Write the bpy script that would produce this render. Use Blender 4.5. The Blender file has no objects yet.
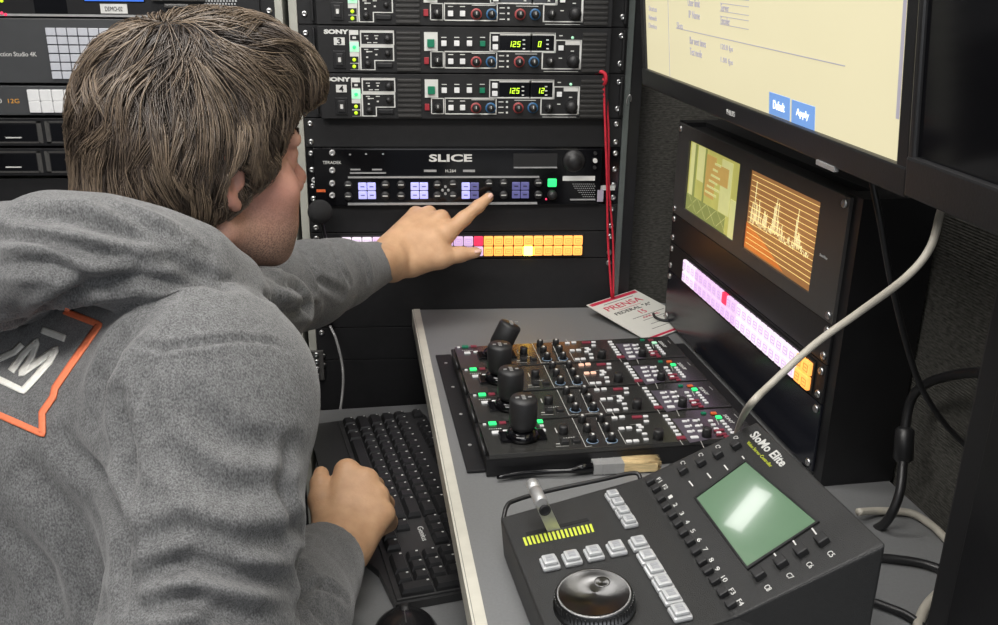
import bpy, math, random, bmesh
import numpy as np
from mathutils import Matrix, Vector, noise
from mathutils.bvhtree import BVHTree
random.seed(7); rng = np.random.default_rng(7)
S = bpy.context.scene
COL = S.collection

# ---------------- camera, world, lights, exposure ----------------
CAMP = np.array([0.18329, -1.42474, 0.25393]); YAW, PITCH, ROLL, FPX = 0.07976, 0.35186, 0.01409, 930.0
def _basis():
    f = np.array([math.sin(YAW)*math.cos(PITCH), math.cos(YAW)*math.cos(PITCH), -math.sin(PITCH)])
    r = np.array([math.cos(YAW), -math.sin(YAW), 0.]); u = np.cross(r, f)
    return r*math.cos(ROLL)+u*math.sin(ROLL), -r*math.sin(ROLL)+u*math.cos(ROLL), f
CR, CU, CF = _basis()
cd = bpy.data.cameras.new('camera'); cam = bpy.data.objects.new('camera', cd); COL.objects.link(cam)
cam.matrix_world = Matrix(((CR[0], CU[0], -CF[0], CAMP[0]), (CR[1], CU[1], -CF[1], CAMP[1]), (CR[2], CU[2], -CF[2], CAMP[2]), (0, 0, 0, 1)))
cd.sensor_width = 36; cd.sensor_fit = 'HORIZONTAL'; cd.lens = 36*FPX/998; cd.clip_start = .02
S.camera = cam
w = bpy.data.worlds.new('world'); S.world = w; w.use_nodes = True
w.node_tree.nodes['Background'].inputs[0].default_value = (.80, .88, 1, 1)
w.node_tree.nodes['Background'].inputs[1].default_value = .10
S.view_settings.view_transform = 'Standard'; S.view_settings.look = 'None'
S.view_settings.gamma = 1; S.view_settings.exposure = 0.15; S.view_settings.use_curve_mapping = False
def area(name, loc, target, sx, sy, power, color):
    l = bpy.data.lights.new(name, 'AREA'); l.shape = 'RECTANGLE'; l.size = sx; l.size_y = sy; l.energy = power; l.color = color
    o = bpy.data.objects.new(name, l); COL.objects.link(o); o.location = loc
    o.rotation_euler = (Vector(target)-Vector(loc)).to_track_quat('-Z', 'Y').to_euler()
    return o
area('ceiling_strip_light_near', (-.25, -1.35, 1.06), (-.1, -.75, -.2), 1.5, .30, 19, (1, .97, .93))
area('ceiling_strip_light_far', (.05, -.45, 1.06), (.1, -.35, -.3), .9, .22, 7.5, (1, .97, .94))
area('rear_area_light', (.3, -2.35, .55), (.1, -.3, -.1), 1.0, 1.0, 7, (.95, .97, 1))  # broad area light behind the camera, aimed at the racks

# ---------------- frames and pixel-to-plane helpers ----------------
def ray(u, v):
    return CF + CR*(u-499)/FPX - CU*(v-312.5)/FPX
def P(u, v, d):                      # a point on the sight line at real depth d (metres)
    return CAMP + d*ray(u, v)
def onz(u, v, z):
    d = ray(u, v); return CAMP + d*(z-CAMP[2])/d[2]
PH = 0.0927
def frame(ox, oy, oz, ang):          # ang: rotation about Z
    c, s = math.cos(ang), math.sin(ang)
    return np.array([[c, -s, 0, ox], [s, c, 0, oy], [0, 0, 1, oz], [0, 0, 0, 1.]])
FR = frame(0, 0, 0, 0)               # front rack: x right, y into the rack, z up
RR = frame(.5538, -.0827, 0, PH-math.pi/2)   # right rack and desk: x towards the camera, y into the right rack
ZD = -.262
def sh(F, x=0, y=0, z=0):
    M = F.copy(); M[:3, 3] = M[:3, 3] + M[:3, :3]@np.array([x, y, z]); return M
def lp(F, u, v, y=0.):               # local coordinates on the frame's plane y
    n = F[:3, 1]; o = F[:3, 3] + n*y; d = ray(u, v); t = ((o-CAMP)@n)/(d@n); q = CAMP+d*t-F[:3, 3]
    return np.array([q@F[:3, 0], y, q@F[:3, 2]])
def lz(F, u, v, z=0.):               # local coordinates on the frame's plane z
    n = F[:3, 2]; o = F[:3, 3] + n*z; d = ray(u, v); t = ((o-CAMP)@n)/(d@n); q = CAMP+d*t-F[:3, 3]
    return np.array([q@F[:3, 0], q@F[:3, 1], z])
def toL(F, p):
    return F[:3, :3].T@(np.asarray(p)-F[:3, 3])

# ---------------- materials ----------------
def mat(name, col, rough=.5, metal=0, noise_amt=.08, nscale=60, bump=0, bscale=200, emit=None, estr=0, spec=.5, coat=0, trans=0, stretch=None):
    m = bpy.data.materials.new(name); m.use_nodes = True; nt = m.node_tree; b = nt.nodes['Principled BSDF']
    b.inputs['Roughness'].default_value = rough; b.inputs['Metallic'].default_value = metal
    b.inputs['Specular IOR Level'].default_value = spec; b.inputs['Coat Weight'].default_value = coat
    tc = nt.nodes.new('ShaderNodeTexCoord'); src = tc.outputs['Object']
    if stretch:
        mp = nt.nodes.new('ShaderNodeMapping'); mp.inputs['Scale'].default_value = stretch; nt.links.new(src, mp.inputs['Vector']); src = mp.outputs['Vector']
    n = nt.nodes.new('ShaderNodeTexNoise'); n.inputs['Scale'].default_value = nscale; n.inputs['Detail'].default_value = 3
    nt.links.new(src, n.inputs['Vector'])
    r = nt.nodes.new('ShaderNodeValToRGB'); a = 1-noise_amt; c = 1+noise_amt
    r.color_ramp.elements[0].position = .3; r.color_ramp.elements[1].position = .7
    r.color_ramp.elements[0].color = (col[0]*a, col[1]*a, col[2]*a, 1); r.color_ramp.elements[1].color = (min(1, col[0]*c), min(1, col[1]*c), min(1, col[2]*c), 1)
    nt.links.new(n.outputs['Fac'], r.inputs['Fac']); nt.links.new(r.outputs['Color'], b.inputs['Base Color'])
    if emit is not None:
        b.inputs['Emission Color'].default_value = (*emit, 1); b.inputs['Emission Strength'].default_value = estr
    if bump:
        n2 = nt.nodes.new('ShaderNodeTexNoise'); n2.inputs['Scale'].default_value = bscale; n2.inputs['Detail'].default_value = 2; nt.links.new(src, n2.inputs['Vector'])
        bp = nt.nodes.new('ShaderNodeBump'); bp.inputs['Strength'].default_value = bump; bp.inputs['Distance'].default_value = .002
        nt.links.new(n2.outputs['Fac'], bp.inputs['Height']); nt.links.new(bp.outputs['Normal'], b.inputs['Normal'])
    if trans: b.inputs['Transmission Weight'].default_value = trans
    return m
M = {}
M['blk'] = mat('black_satin_metal', (.008, .008, .009), .42, 0, .15, 30, .05, 300)
M['blk2'] = mat('black_powder_coat', (.011, .011, .012), .55, 0, .12, 80, .15, 900, spec=.35)
M['gloss'] = mat('gloss_black_acrylic', (.004, .004, .005), .10, 0, .1, 20)
M['vent'] = mat('dark_ribbed_metal', (.018, .017, .016), .5, 0, .15, 40)
M['cream'] = mat('cream_painted_aluminium', (.36, .36, .32), .5, 0, .12, 25)
M['alu'] = mat('brushed_aluminium', (.50, .50, .50), .38, .55, .08, 90)
M['screw'] = mat('zinc_screw', (.6, .6, .6), .28, 1, .1, 200)
M['white'] = mat('white_printing', (.62, .62, .60), .5, 0, .04)
M['wkey'] = mat('white_plastic_key', (.60, .60, .60), .4, 0, .04, emit=(1, 1, 1), estr=.12)
M['green'] = mat('green_key', (.0, .14, .07), .4, 0, .05, emit=(0, .5, .25), estr=.06)
M['greenlit'] = mat('green_lit_key', (.02, .5, .12), .4, 0, .05, emit=(.04, 1, .25), estr=.9)
M['mint'] = mat('mint_lit_label', (.45, .75, .55), .4, 0, .05, emit=(.35, 1, .6), estr=.25)
M['yellow'] = mat('yellow_green_lamp', (.4, .6, .02), .4, 0, .05, emit=(.55, .9, .02), estr=.75)
M['red'] = mat('red_plastic', (.32, .02, .03), .4, 0, .05)
M['redkey'] = mat('dull_red_key', (.22, .03, .05), .4, 0, .05)
M['blue'] = mat('blue_ring', (.03, .12, .26), .4, 0, .05)
M['redring'] = mat('red_ring', (.34, .06, .06), .4, 0, .05)
M['knob'] = mat('black_rubber_knob', (.016, .016, .017), .48, 0, .1, 100)
M['seg'] = mat('lit_digits', (.4, .6, .02), .5, 0, 0, emit=(.62, 1, .04), estr=1.0)
M['desk'] = mat('grey_laminate', (.165, .168, .17), .42, 0, .05, 400, .05, 900)
M['trim'] = mat('cream_edge_trim', (.55, .53, .46), .5, 0, .05, 60)
M['lavlit'] = mat('lavender_lit_key', (.4, .4, .7), .4, 0, .05, emit=(.42, .42, 1), estr=.62)
M['lavdim'] = mat('dim_violet_key', (.1, .1, .24), .4, 0, .05, emit=(.2, .2, .6), estr=.16)
M['wline'] = mat('dim_white_line', (.42, .42, .40), .5)
M['bline'] = mat('blue_white_line', (.22, .32, .45), .5)
M['pinklit'] = mat('pinkish_white_lit_key', (.4, .33, .4), .4, 0, .03, emit=(.95, .62, 1), estr=.66)
M['pinkglow'] = mat('pink_key_legend', (.4, .3, .45), .4, 0, .03, emit=(.62, .38, .8), estr=.5)
M['orglit'] = mat('orange_lit_key', (.7, .35, .1), .4, 0, .03, emit=(1, .38, .07), estr=1.2)
M['orgleg'] = mat('orange_key_legend', (.5, .2, .05), .4, 0, .03, emit=(.8, .22, .03), estr=.6)
M['yellit'] = mat('bright_yellow_lit_key', (.9, .7, .1), .4, 0, .03, emit=(1, .60, .05), estr=12)
M['redlit'] = mat('red_lit_key', (.7, .05, .12), .4, 0, .03, emit=(.85, .03, .1), estr=.75)
M['whitelit'] = mat('white_lit_key', (.35, .30, .35), .4, 0, .03, emit=(1, .86, 1), estr=.76)
M['plast'] = mat('black_plastic', (.014, .014, .015), .35, 0, .1, 100, .05, 500)
M['matte'] = mat('matte_black_plastic', (.008, .008, .009), .6, 0, .1, 100)
M['orange'] = mat('orange_printing', (.65, .12, .03), .5, 0, .04)
M['greyp'] = mat('dark_grey_panel', (.062, .060, .058), .42, 0, .06, 60)
def fabric():
    m = mat('dark_ribbed_fabric', (.078, .076, .068), .95, 0, .4, 450, spec=.1, stretch=(.3, .3, 1)); nt = m.node_tree; b = nt.nodes['Principled BSDF']
    tc = nt.nodes.new('ShaderNodeTexCoord'); w_ = nt.nodes.new('ShaderNodeTexWave'); w_.bands_direction = 'Z'; w_.inputs['Scale'].default_value = 110; w_.inputs['Distortion'].default_value = 1.5; w_.inputs['Detail Scale'].default_value = 6
    nt.links.new(tc.outputs['Object'], w_.inputs['Vector']); bp = nt.nodes.new('ShaderNodeBump'); bp.inputs['Distance'].default_value = .001; bp.inputs['Strength'].default_value = .5
    nt.links.new(w_.outputs['Fac'], bp.inputs['Height']); nt.links.new(bp.outputs['Normal'], b.inputs['Normal']); return m
M['fabric'] = fabric()
M['rubber'] = mat('black_cable_rubber', (.012, .012, .013), .4, 0, .1, 50)
M['cablew'] = mat('off_white_cable', (.40, .375, .32), .45, 0, .08, 40)

# ---------------- mesh builder ----------------
class MB:
    def __init__(s): s.v = []; s.f = []; s.m = []; s.mi = 0; s.sm = []; s.n = 0
    def add(s, v, f, smooth=False):
        v = np.asarray(v, float).reshape(-1, 3); o = s.n; s.v.append(v); s.n += len(v)
        for q in f: s.f.append([i+o for i in q]); s.m.append(s.mi); s.sm.append(smooth)
        return s
    def box(s, x0, x1, y0, y1, z0, z1, bev=0):
        if x0 > x1: x0, x1 = x1, x0
        if y0 > y1: y0, y1 = y1, y0
        if z0 > z1: z0, z1 = z1, z0
        if bev <= 0:
            v = [(x, y, z) for x in (x0, x1) for y in (y0, y1) for z in (z0, z1)]
            return s.add(v, [(0, 1, 3, 2), (4, 6, 7, 5), (0, 4, 5, 1), (2, 3, 7, 6), (0, 2, 6, 4), (1, 5, 7, 3)])
        b = min(bev, (x1-x0)*.45, (y1-y0)*.45, (z1-z0)*.45)
        bm = bmesh.new(); bmesh.ops.create_cube(bm, size=1)
        for q in bm.verts: q.co = Vector((x0+(q.co.x+.5)*(x1-x0), y0+(q.co.y+.5)*(y1-y0), z0+(q.co.z+.5)*(z1-z0)))
        bmesh.ops.bevel(bm, geom=bm.edges[:], offset=b, segments=2, profile=.6, affect='EDGES')
        bm.verts.index_update()
        s.add([tuple(q.co) for q in bm.verts], [[q.index for q in f.verts] for f in bm.faces]); bm.free(); return s
    def prism(s, pts, a, b, axis='z', bev=0):          # polygon extruded between a and b
        n = len(pts); mp = {'z': lambda p, h: (p[0], p[1], h), 'y': lambda p, h: (p[0], h, p[1]), 'x': lambda p, h: (h, p[0], p[1])}[axis]
        v = [mp(p, a) for p in pts]+[mp(p, b) for p in pts]
        return s.add(v, [list(range(n))[::-1], list(range(n, 2*n))]+[(i, (i+1) % n, n+(i+1) % n, n+i) for i in range(n)])
    def hexa(s, v8):                                   # bottom quad then top quad
        return s.add(v8, [(3, 2, 1, 0), (4, 5, 6, 7), (0, 1, 5, 4), (1, 2, 6, 5), (2, 3, 7, 6), (3, 0, 4, 7)])
    def lathe(s, c, ax, prof, seg=20, smooth=True, up=None):   # prof: (radius, height) along ax
        c = np.array(c, float); a = np.array(ax, float); a /= np.linalg.norm(a)
        t = np.array([1, 0, 0.]) if abs(a[0]) < .9 else np.array([0, 1, 0.]); e = np.cross(a, t); e /= np.linalg.norm(e); g = np.cross(a, e)
        v = []; f = []
        for r, h in prof:
            for k in range(seg):
                q = 2*math.pi*k/seg; v.append(c+a*h+(e*math.cos(q)+g*math.sin(q))*r)
        for i in range(len(prof)-1):
            for k in range(seg): f.append((i*seg+k, i*seg+(k+1) % seg, (i+1)*seg+(k+1) % seg, (i+1)*seg+k))
        s.add(v, f, smooth); o = s.n-len(v)
        s.f.append([o+k for k in range(seg)][::-1]); s.m.append(s.mi); s.sm.append(False)
        s.f.append([o+(len(prof)-1)*seg+k for k in range(seg)]); s.m.append(s.mi); s.sm.append(False)
        return s
    def cyl(s, c, ax, r, h, seg=16, b=.12):
        e = min(r, abs(h))*b
        return s.lathe(c, ax, [(r, 0), (r, h-e), (r-e, h)], seg)
    def tube(s, pts, r, seg=10, closed=False):
        pts = np.array(pts, float); n = len(pts); rr = np.full(n, r) if np.isscalar(r) else np.array(r)
        v = []; f = []; nrm = None
        for i in range(n):
            t = pts[min(i+1, n-1)]-pts[max(i-1, 0)]; t /= (np.linalg.norm(t)+1e-9)
            if nrm is None: nrm = np.cross(t, [0, 0, 1.] if abs(t[2]) < .9 else [1., 0, 0])
            nrm = nrm-t*(nrm@t); nrm /= np.linalg.norm(nrm); b = np.cross(t, nrm)
            for k in range(seg):
                q = 2*math.pi*k/seg; v.append(pts[i]+(nrm*math.cos(q)+b*math.sin(q))*rr[i])
        for i in range(n-1):
            for k in range(seg): f.append((i*seg+k, i*seg+(k+1) % seg, (i+1)*seg+(k+1) % seg, (i+1)*seg+k))
        s.add(v, f, True); o = s.n-len(v)
        s.f += [[o+k for k in range(seg)][::-1], [o+(n-1)*seg+k for k in range(seg)]]; s.m += [s.mi]*2; s.sm += [True]*2
        return s
    def frame_line(s, pts, wd, y0, y1):                # outline printed on a panel: closed polyline in x,z
        n = len(pts)
        for i in range(n):
            a, b = pts[i], pts[(i+1) % n]
            s.box(min(a[0], b[0])-wd/2, max(a[0], b[0])+wd/2, y0, y1, min(a[1], b[1])-wd/2, max(a[1], b[1])+wd/2)
        return s
    def mesh(s, name, mats):
        me = bpy.data.meshes.new(name); v = np.concatenate(s.v)
        me.from_pydata(v.tolist(), [], s.f)
        for m in (mats if isinstance(mats, (list, tuple)) else [mats]): me.materials.append(M[m] if isinstance(m, str) else m)
        me.polygons.foreach_set('material_index', s.m); me.polygons.foreach_set('use_smooth', s.sm)
        bm = bmesh.new(); bm.from_mesh(me); bmesh.ops.recalc_face_normals(bm, faces=bm.faces[:]); bm.to_mesh(me); bm.free()
        me.update(); return me
    def build(s, name, mats, parent=None, loc=None):
        o = bpy.data.objects.new(name, s.mesh(name, mats)); COL.objects.link(o)
        if parent is not None: o.parent = parent
        if loc is not None: o.location = loc
        return o
def inst(me, name, parent, loc=(0, 0, 0), rz=0, sc=None):
    o = bpy.data.objects.new(name, me); COL.objects.link(o); o.parent = parent; o.location = loc
    if rz: o.rotation_euler = (0, 0, rz)
    if sc: o.scale = sc
    return o
def tag(o, label=None, cat=None, group=None, kind=None):
    if label: o['label'] = label
    if cat: o['category'] = cat
    if group: o['group'] = group
    if kind: o['kind'] = kind
    return o
def thing(name, label, cat, F=None, group=None):
    o = bpy.data.objects.new(name, None); COL.objects.link(o); o.empty_display_size = .02
    if F is not None: o.matrix_world = Matrix(F.tolist())
    return tag(o, label, cat, group)
def place(o, F): o.matrix_world = Matrix(F.tolist()); return o
def copy_tree(o, parent=None):
    c = o.copy(); COL.objects.link(c); c.parent = parent
    for ch in list(o.children): copy_tree(ch, c)
    return c
def text(parent, s, c, right, up, wd, ht, m, name='lettering', shear=0, th=.0004, bold=0):
    cu = bpy.data.curves.new('t', 'FONT'); cu.body = s; cu.size = 1; cu.shear = shear; cu.offset = bold; cu.resolution_u = 3
    o = bpy.data.objects.new('t', cu); COL.objects.link(o); dg = bpy.context.evaluated_depsgraph_get(); dg.update()
    me = bpy.data.meshes.new_from_object(o.evaluated_get(dg)); bpy.data.objects.remove(o); bpy.data.curves.remove(cu)
    n = len(me.vertices); a = np.zeros(n*3); me.vertices.foreach_get('co', a); a = a.reshape(-1, 3)
    lo, hi = a.min(0), a.max(0); a = (a-(lo+hi)/2)/np.maximum(hi-lo, 1e-6)
    R_ = np.array(right, float); R_ /= np.linalg.norm(R_); U_ = np.array(up, float); U_ /= np.linalg.norm(U_); N_ = np.cross(R_, U_)
    base = np.array(c, float)+np.outer(a[:, 0]*wd, R_)+np.outer(a[:, 1]*ht, U_)
    mb = MB(); fs = [list(p.vertices) for p in me.polygons]; es = {}
    for f in fs:
        for i in range(len(f)):
            e = (f[i], f[(i+1) % len(f)]); k = (min(e), max(e)); es[k] = None if k in es else e
    v = np.concatenate([base+N_*th, base]); F_ = fs+[[i+n for i in f][::-1] for f in fs]+[[e[1], e[0], e[0]+n, e[1]+n] for e in es.values() if e]
    mb.add(v, F_); bpy.data.meshes.remove(me)
    return mb.build(name, m, parent)
XR, ZU = (1, 0, 0), (0, 0, 1)
def bez(pts, n=12):                                    # Catmull-Rom through points
    pts = [np.array(p, float) for p in pts]; pts = [2*pts[0]-pts[1]]+pts+[2*pts[-1]-pts[-2]]; out = []
    for i in range(1, len(pts)-2):
        a, b, c, d = pts[i-1:i+3]
        for k in range(n):
            t = k/n; out.append(.5*((2*b)+(-a+c)*t+(2*a-5*b+4*c-d)*t*t+(-a+3*b-3*c+d)*t**3))
    out.append(pts[-2]); return out
W19 = .4826; U = .04445
# ---------------- the van's room ----------------
def struct(o): o['kind'] = 'structure'; return o
M['floor'] = mat('dark_vinyl_floor', (.06, .06, .065), .5, 0, .2, 30)
M['ceil'] = mat('pale_ceiling_panel', (.45, .45, .45), .7, 0, .05, 20)
M['diff'] = mat('ceiling_lamp_diffuser', (.8, .8, .8), .4, 0, .02, emit=(1, .97, .92), estr=6)
struct(MB().box(-1.6, 1.3, -2.7, .75, -1.05, -1.0).build('floor', 'floor'))
struct(MB().box(-1.6, 1.3, -2.7, .75, 1.15, 1.2).build('ceiling', 'ceil'))
struct(MB().box(-1.65, -1.6, -2.7, .75, -1.0, 1.15).build('wall_left', 'fabric'))
struct(MB().box(-1.6, 1.3, .70, .75, -1.0, 1.15).build('wall_back', 'fabric'))
# lapped strip of ribbed fabric wall in the corner between the racks
b = MB().box(.512, .80, .045, .075, -1.0, 1.15)
struct(b.build('wall_corner', 'fabric'))
wr = MB().box(-.08, 2.3, .088, .12, -1.0, 1.15); o = struct(wr.build('wall_right', 'fabric')); place(o, RR)
for i, (x, y, sx, sy) in enumerate(((-.25, -1.35, 1.5, .30), (.05, -.45, .9, .22))):
    t = thing('ceiling_light', 'long white ceiling strip lamp over the operator' if i == 0 else 'short white ceiling strip lamp over the racks', 'lamp', sh(FR, x, y, 1.15))
    MB().box(-sx/2-.02, sx/2+.02, -sy/2-.02, sy/2+.02, -.045, 0, .004).build('frame', 'cream', t)
    MB().box(-sx/2, sx/2, -sy/2, sy/2, -.05, -.044).build('diffuser', 'diff', t)

# ---------------- racks ----------------
screw_me = MB().lathe((0, 0, 0), (0, -1, 0), [(.0046, 0), (.0046, .001), (.0035, .0024), (.0015, .0024), (.0011, .0012)], 10).mesh('screw', 'screw')
def screws(t, pts, y=0.):
    for x, z in pts: inst(screw_me, 'screw', t, (x, y, z))
t = thing('equipment_rack', 'tall black equipment rack with cream left edge behind the pointing hand', 'rack', sh(FR, 0, 0, -1.0))
H = 2.1
MB().box(.0, .022, .004, .03, 0, H).build('left_rail', 'blk2', t)
MB().box(W19-.022, W19, .004, .03, 0, H).build('right_rail', 'blk2', t)
MB().box(-.0125, -.0005, -.004, .40, 0, H, .001).build('left_edge_trim', 'cream', t)
gm = mat('grey_green_edge', (.10, .115, .11), .45); M['edge2'] = gm
MB().box(W19+.0005, W19+.010, -.002, .40, 0, H, .001).build('right_edge_trim', 'edge2', t)
MB().box(W19+.010, W19+.028, .002, .40, 0, H).build('right_side_panel', 'blk', t)
MB().box(0, W19, .38, .40, 0, H).build('back_panel', 'blk', t)
t = thing('equipment_rack', 'tall black equipment rack with cream right edge behind the dark-haired head', 'rack', sh(FR, -.5145, 0, -1.0))
MB().box(.0, .02, .004, .03, 0, H).build('left_rail', 'blk2', t)
MB().box(W19-.022, W19, .004, .03, 0, H).build('right_rail', 'blk2', t)
MB().box(W19, W19+.011, -.004, .40, 0, H, .001).build('right_edge_trim', 'cream', t)
MB().box(-.012, -.0005, -.004, .40, 0, H, .001).build('left_edge_trim', 'cream', t)
MB().box(0, W19, .38, .40, 0, H).build('back_panel', 'blk', t)

# ---- camera control units ----
def C3(u, v):                                          # unit 3's front, as x and z below its top
    q = lp(FR, u, v); return q[0], q[2]-4*U
SEG = {'0': 'abcdef', '1': 'bc', '2': 'abged', '5': 'afgcd'}
def digits(mb, s, x, z, h, y):
    w_ = h*.55; e = h*.13; cx = x
    for ch in s:
        for g in SEG[ch]:
            r = {'a': (0, w_, h-e, h), 'g': (0, w_, h/2-e/2, h/2+e/2), 'd': (0, w_, 0, e), 'f': (0, e, h/2, h), 'e': (0, e, 0, h/2), 'b': (w_-e, w_, h/2, h), 'c': (w_-e, w_, 0, h/2)}[g]
            x0, x1, z0, z1 = r; k = .14
            v = [(cx+x0+k*z0, y, z+z0), (cx+x1+k*z0, y, z+z0), (cx+x1+k*z1, y, z+z1), (cx+x0+k*z1, y, z+z1)]
            mb.add(v+[(a, y+.0006, c) for a, _, c in v], [(0, 1, 2, 3), (4, 7, 6, 5), (0, 4, 5, 1), (1, 5, 6, 2), (2, 6, 7, 3), (3, 7, 4, 0)])
        cx += w_*1.45
    return mb
def rb(mb, f, u0, v0, u1, v1, y0, y1, bev=0):
    x0, z0 = f(u0, v0); x1, z1 = f(u1, v1); return mb.box(x0, x1, y0, y1, z0, z1, bev)
def outline(mb, f, pts, wd=.0011, y=-.0204):
    return mb.frame_line([f(*q) for q in pts], wd, y-.0006, y)
def knob(t, x, y, z, r, h, m='knob', ring=None, name='knob', tick=True):
    b = MB().lathe((x, y, z), (0, -1, 0), [(r, 0), (r, h*.5), (r*.82, h*.62), (r*.78, h), (r*.1, h)], 18)
    ms = [m]
    if tick:
        b.mi = 1; b.box(x-r*.08, x+r*.08, y-h-.0004, y-h*.6, z, z+r*.75); ms = [m, 'white']
    o = b.build(name, ms, t)
    if ring: MB().lathe((x, y, z), (0, -1, 0), [(r*1.38, 0), (r*1.38, .0012), (r*1.05, .0012)], 22).build('ring', ring, o)
    return o
YF = -.020
def make_ccu(label):
    t = thing('camera_control_unit', label, 'control unit', sh(FR, 0, 0, 4*U), 'camera control units')
    h = 1.5*U-.0012; f = C3
    MB().box(.0285, W19-.0275, YF, .30, -h, -.0004, .0008).build('chassis', 'blk2', t)
    for x0, x1 in ((0, .0285), (W19-.0275, W19)):
        e = MB().box(x0, x1, -.0035, -.0002, -h, -.0004)
        e.box((x0+x1)/2+.006, (x0+x1)/2+.0095, -.012, -.003, -h+.004, -.004, .001)
        e.build('rack_ear', 'blk2', t)
    xe = .010; screws(t, [(xe, -.012), (xe, -.052), (W19-.009, -.012), (W19-.009, -.052)], -.0035)
    for a, b_ in ((397, 420.5), (580, 603.5)):
        vm = MB(); x0, x1 = f(a, 50)[0], f(b_, 50)[0]
        for k in range(8): z = -.008-k*.0073; vm.box(x0, x1, YF-.0022, YF+.001, z-.0042, z, .001)
        vm.box(x0, x1, YF-.0004, YF+.001, -.0605, -.0065)
        vm.build('vent_grille', 'vent', t)
    text(t, 'SONY', (f(337.5, 30.8)[0], YF-.0001, f(337.5, 30.8)[1]), XR, ZU, .0355, .0064, 'white', bold=.06)
    pl = MB(); rb(pl, f, 335, 36.4, 346, 44, YF-.0014, YF); pl.build('number_plate', 'white', t)
    s = MB(); rb(s, f, 334.3, 49.5, 347, 66.8, YF-.002, YF, .0006); s.mi = 1; rb(s, f, 337, 52, 344.5, 64, YF-.0045, YF-.001, .001); s.mi = 2; rb(s, f, 339.5, 56, 342.5, 60.5, YF-.005, YF-.004)
    s.build('power_switch', ['blk', 'knob', 'white'], t)
    lc = MB(); rb(lc, f, 350, 29.2, 360.5, 68.6, YF-.001, YF); lc.mi = 1
    rb(lc, f, 351, 33.8, 359.6, 39.4, YF-.0016, YF-.0009); rb(lc, f, 351, 55.2, 359.6, 61.4, YF-.0016, YF-.0009); rb(lc, f, 351, 62.3, 359.6, 68, YF-.0016, YF-.0009)
    lc.mi = 2; rb(lc, f, 350.6, 41, 360, 50.6, YF-.0016, YF-.0009); lc.mi = 3; rb(lc, f, 353.5, 35.5, 357, 37.8, YF-.0022, YF-.0012)
    lc.build('lamp_column', ['white', 'blk', 'mint', 'white'], t)
    for v, m in ((46, 'greenlit'), (58.4, 'yellow'), (65, 'yellow')):
        x, z = f(355.3, v); MB().lathe((x, YF-.001, z), (0, -1, 0), [(.0026, 0), (.0026, .002), (.0008, .0036)], 12).build('lamp', m, t)
    o = MB()
    outline(o, f, [(361.5, 30), (394, 30), (394, 43.6), (361.5, 43.6)]); rb(o, f, 361, 29.4, 394.4, 32, YF-.001, YF); rb(o, f, 361, 43.2, 394.4, 46, YF-.001, YF)
    outline(o, f, [(361.5, 46), (394, 46), (394, 59.3), (375.6, 59.3), (375.6, 68.3), (361.5, 68.3)])
    for u, v in ((368, 37.6), (377, 37.6), (368, 50.5), (377, 53.5), (368, 56)): rb(o, f, u-1, v-.7, u+1, v+.7, YF-.001, YF)
    for u, v in ((367, 34.8), (377, 34.8), (370, 41.6), (376, 41.6), (367, 48.3), (377, 48.3), (371, 50.5)): rb(o, f, u-2, v-.4, u+2, v+.4, YF-.0006, YF)
    o.build('printed_outline', 'white', t); o = MB()
    rb(o, f, 424, 31.2, 437.6, 49.8, YF-.0012, YF)
    outline(o, f, [(430.9, 50.6), (443, 50.6), (443, 66.2), (430.9, 66.2)])
    outline(o, f, [(444.5, 50.6), (495.6, 50.6), (495.6, 66.6), (444.5, 66.6)])
    outline(o, f, [(489.2, 32.4), (553, 32.4), (553, 50.3), (489.2, 50.3)]); outline(o, f, [(529.6, 32.4), (529.8, 50.3)])
    rb(o, f, 499, 32.2, 528.8, 34.6, YF-.001, YF); rb(o, f, 531, 32.2, 553, 34.6, YF-.001, YF)
    outline(o, f, [(540.6, 51.4), (553.6, 51.4), (553.6, 39.4), (578.2, 39.4), (578.2, 67.5), (540.6, 67.5)])
    rb(o, f, 563.6, 39.4, 578.4, 44, YF-.001, YF); rb(o, f, 542, 69.8, 576, 70.5, YF-.0006, YF)
    for u in (443.6, 456.3, 468.8, 481.8): rb(o, f, u-2.5, 36, u+2.5, 36.9, YF-.0006, YF)
    for u in (450.4, 462): rb(o, f, u-2.5, 53, u+2.5, 53.8, YF-.0006, YF)
    rb(o, f, 471, 51.8, 494, 52.6, YF-.0006, YF); rb(o, f, 514, 52.5, 535.5, 53.2, YF-.0006, YF)
    for v in (54.5, 59.8, 65.4): rb(o, f, 498, v-.5, 503, v+.5, YF-.0006, YF); rb(o, f, 505.5, v-.9, 507.5, v+.9, YF-.001, YF)
    for u in (522.5, 545.8):
        for v in (39, 43.3, 47.6): rb(o, f, u-1.2, v-.6, u+1.2, v+.6, YF-.001, YF)
    for u, v in ((559, 34.8), (558.5, 57), (570.3, 50)): rb(o, f, u-1.6, v-.5, u+1.6, v+.5, YF-.001, YF)
    o.build('printed_outline', 'white', t)
    for u, v, r in ((388, 37.8, .005), (388, 52, .0042), (368.7, 62.3, .0045)): x, z = f(u, v); knob(t, x, YF, z, r, .006, tick=False)
    s = MB(); rb(s, f, 377.8, 61.2, 393, 66.2, YF-.003, YF, .0012); s.build('latch', 'blk', t)
    def key(u, v, m, hw=2.6, hh=2.6, name='button', dp=.0035):
        x, z = f(u, v); k = .00147; MB().box(x-hw*k, x+hw*k, YF-dp, YF, z-hh*k, z+hh*k, .0006).build(name, m, t)
    key(430.7, 42, 'green', 3.6, 3.8, dp=.005); key(426.5, 59.3, 'red', 2.3, 3.2)
    for u in (443.6, 456.3, 468.8): key(u, 42.2, 'wkey')
    key(481.8, 42.5, 'green'); key(450.4, 60, 'wkey'); key(462, 60, 'wkey')
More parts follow.
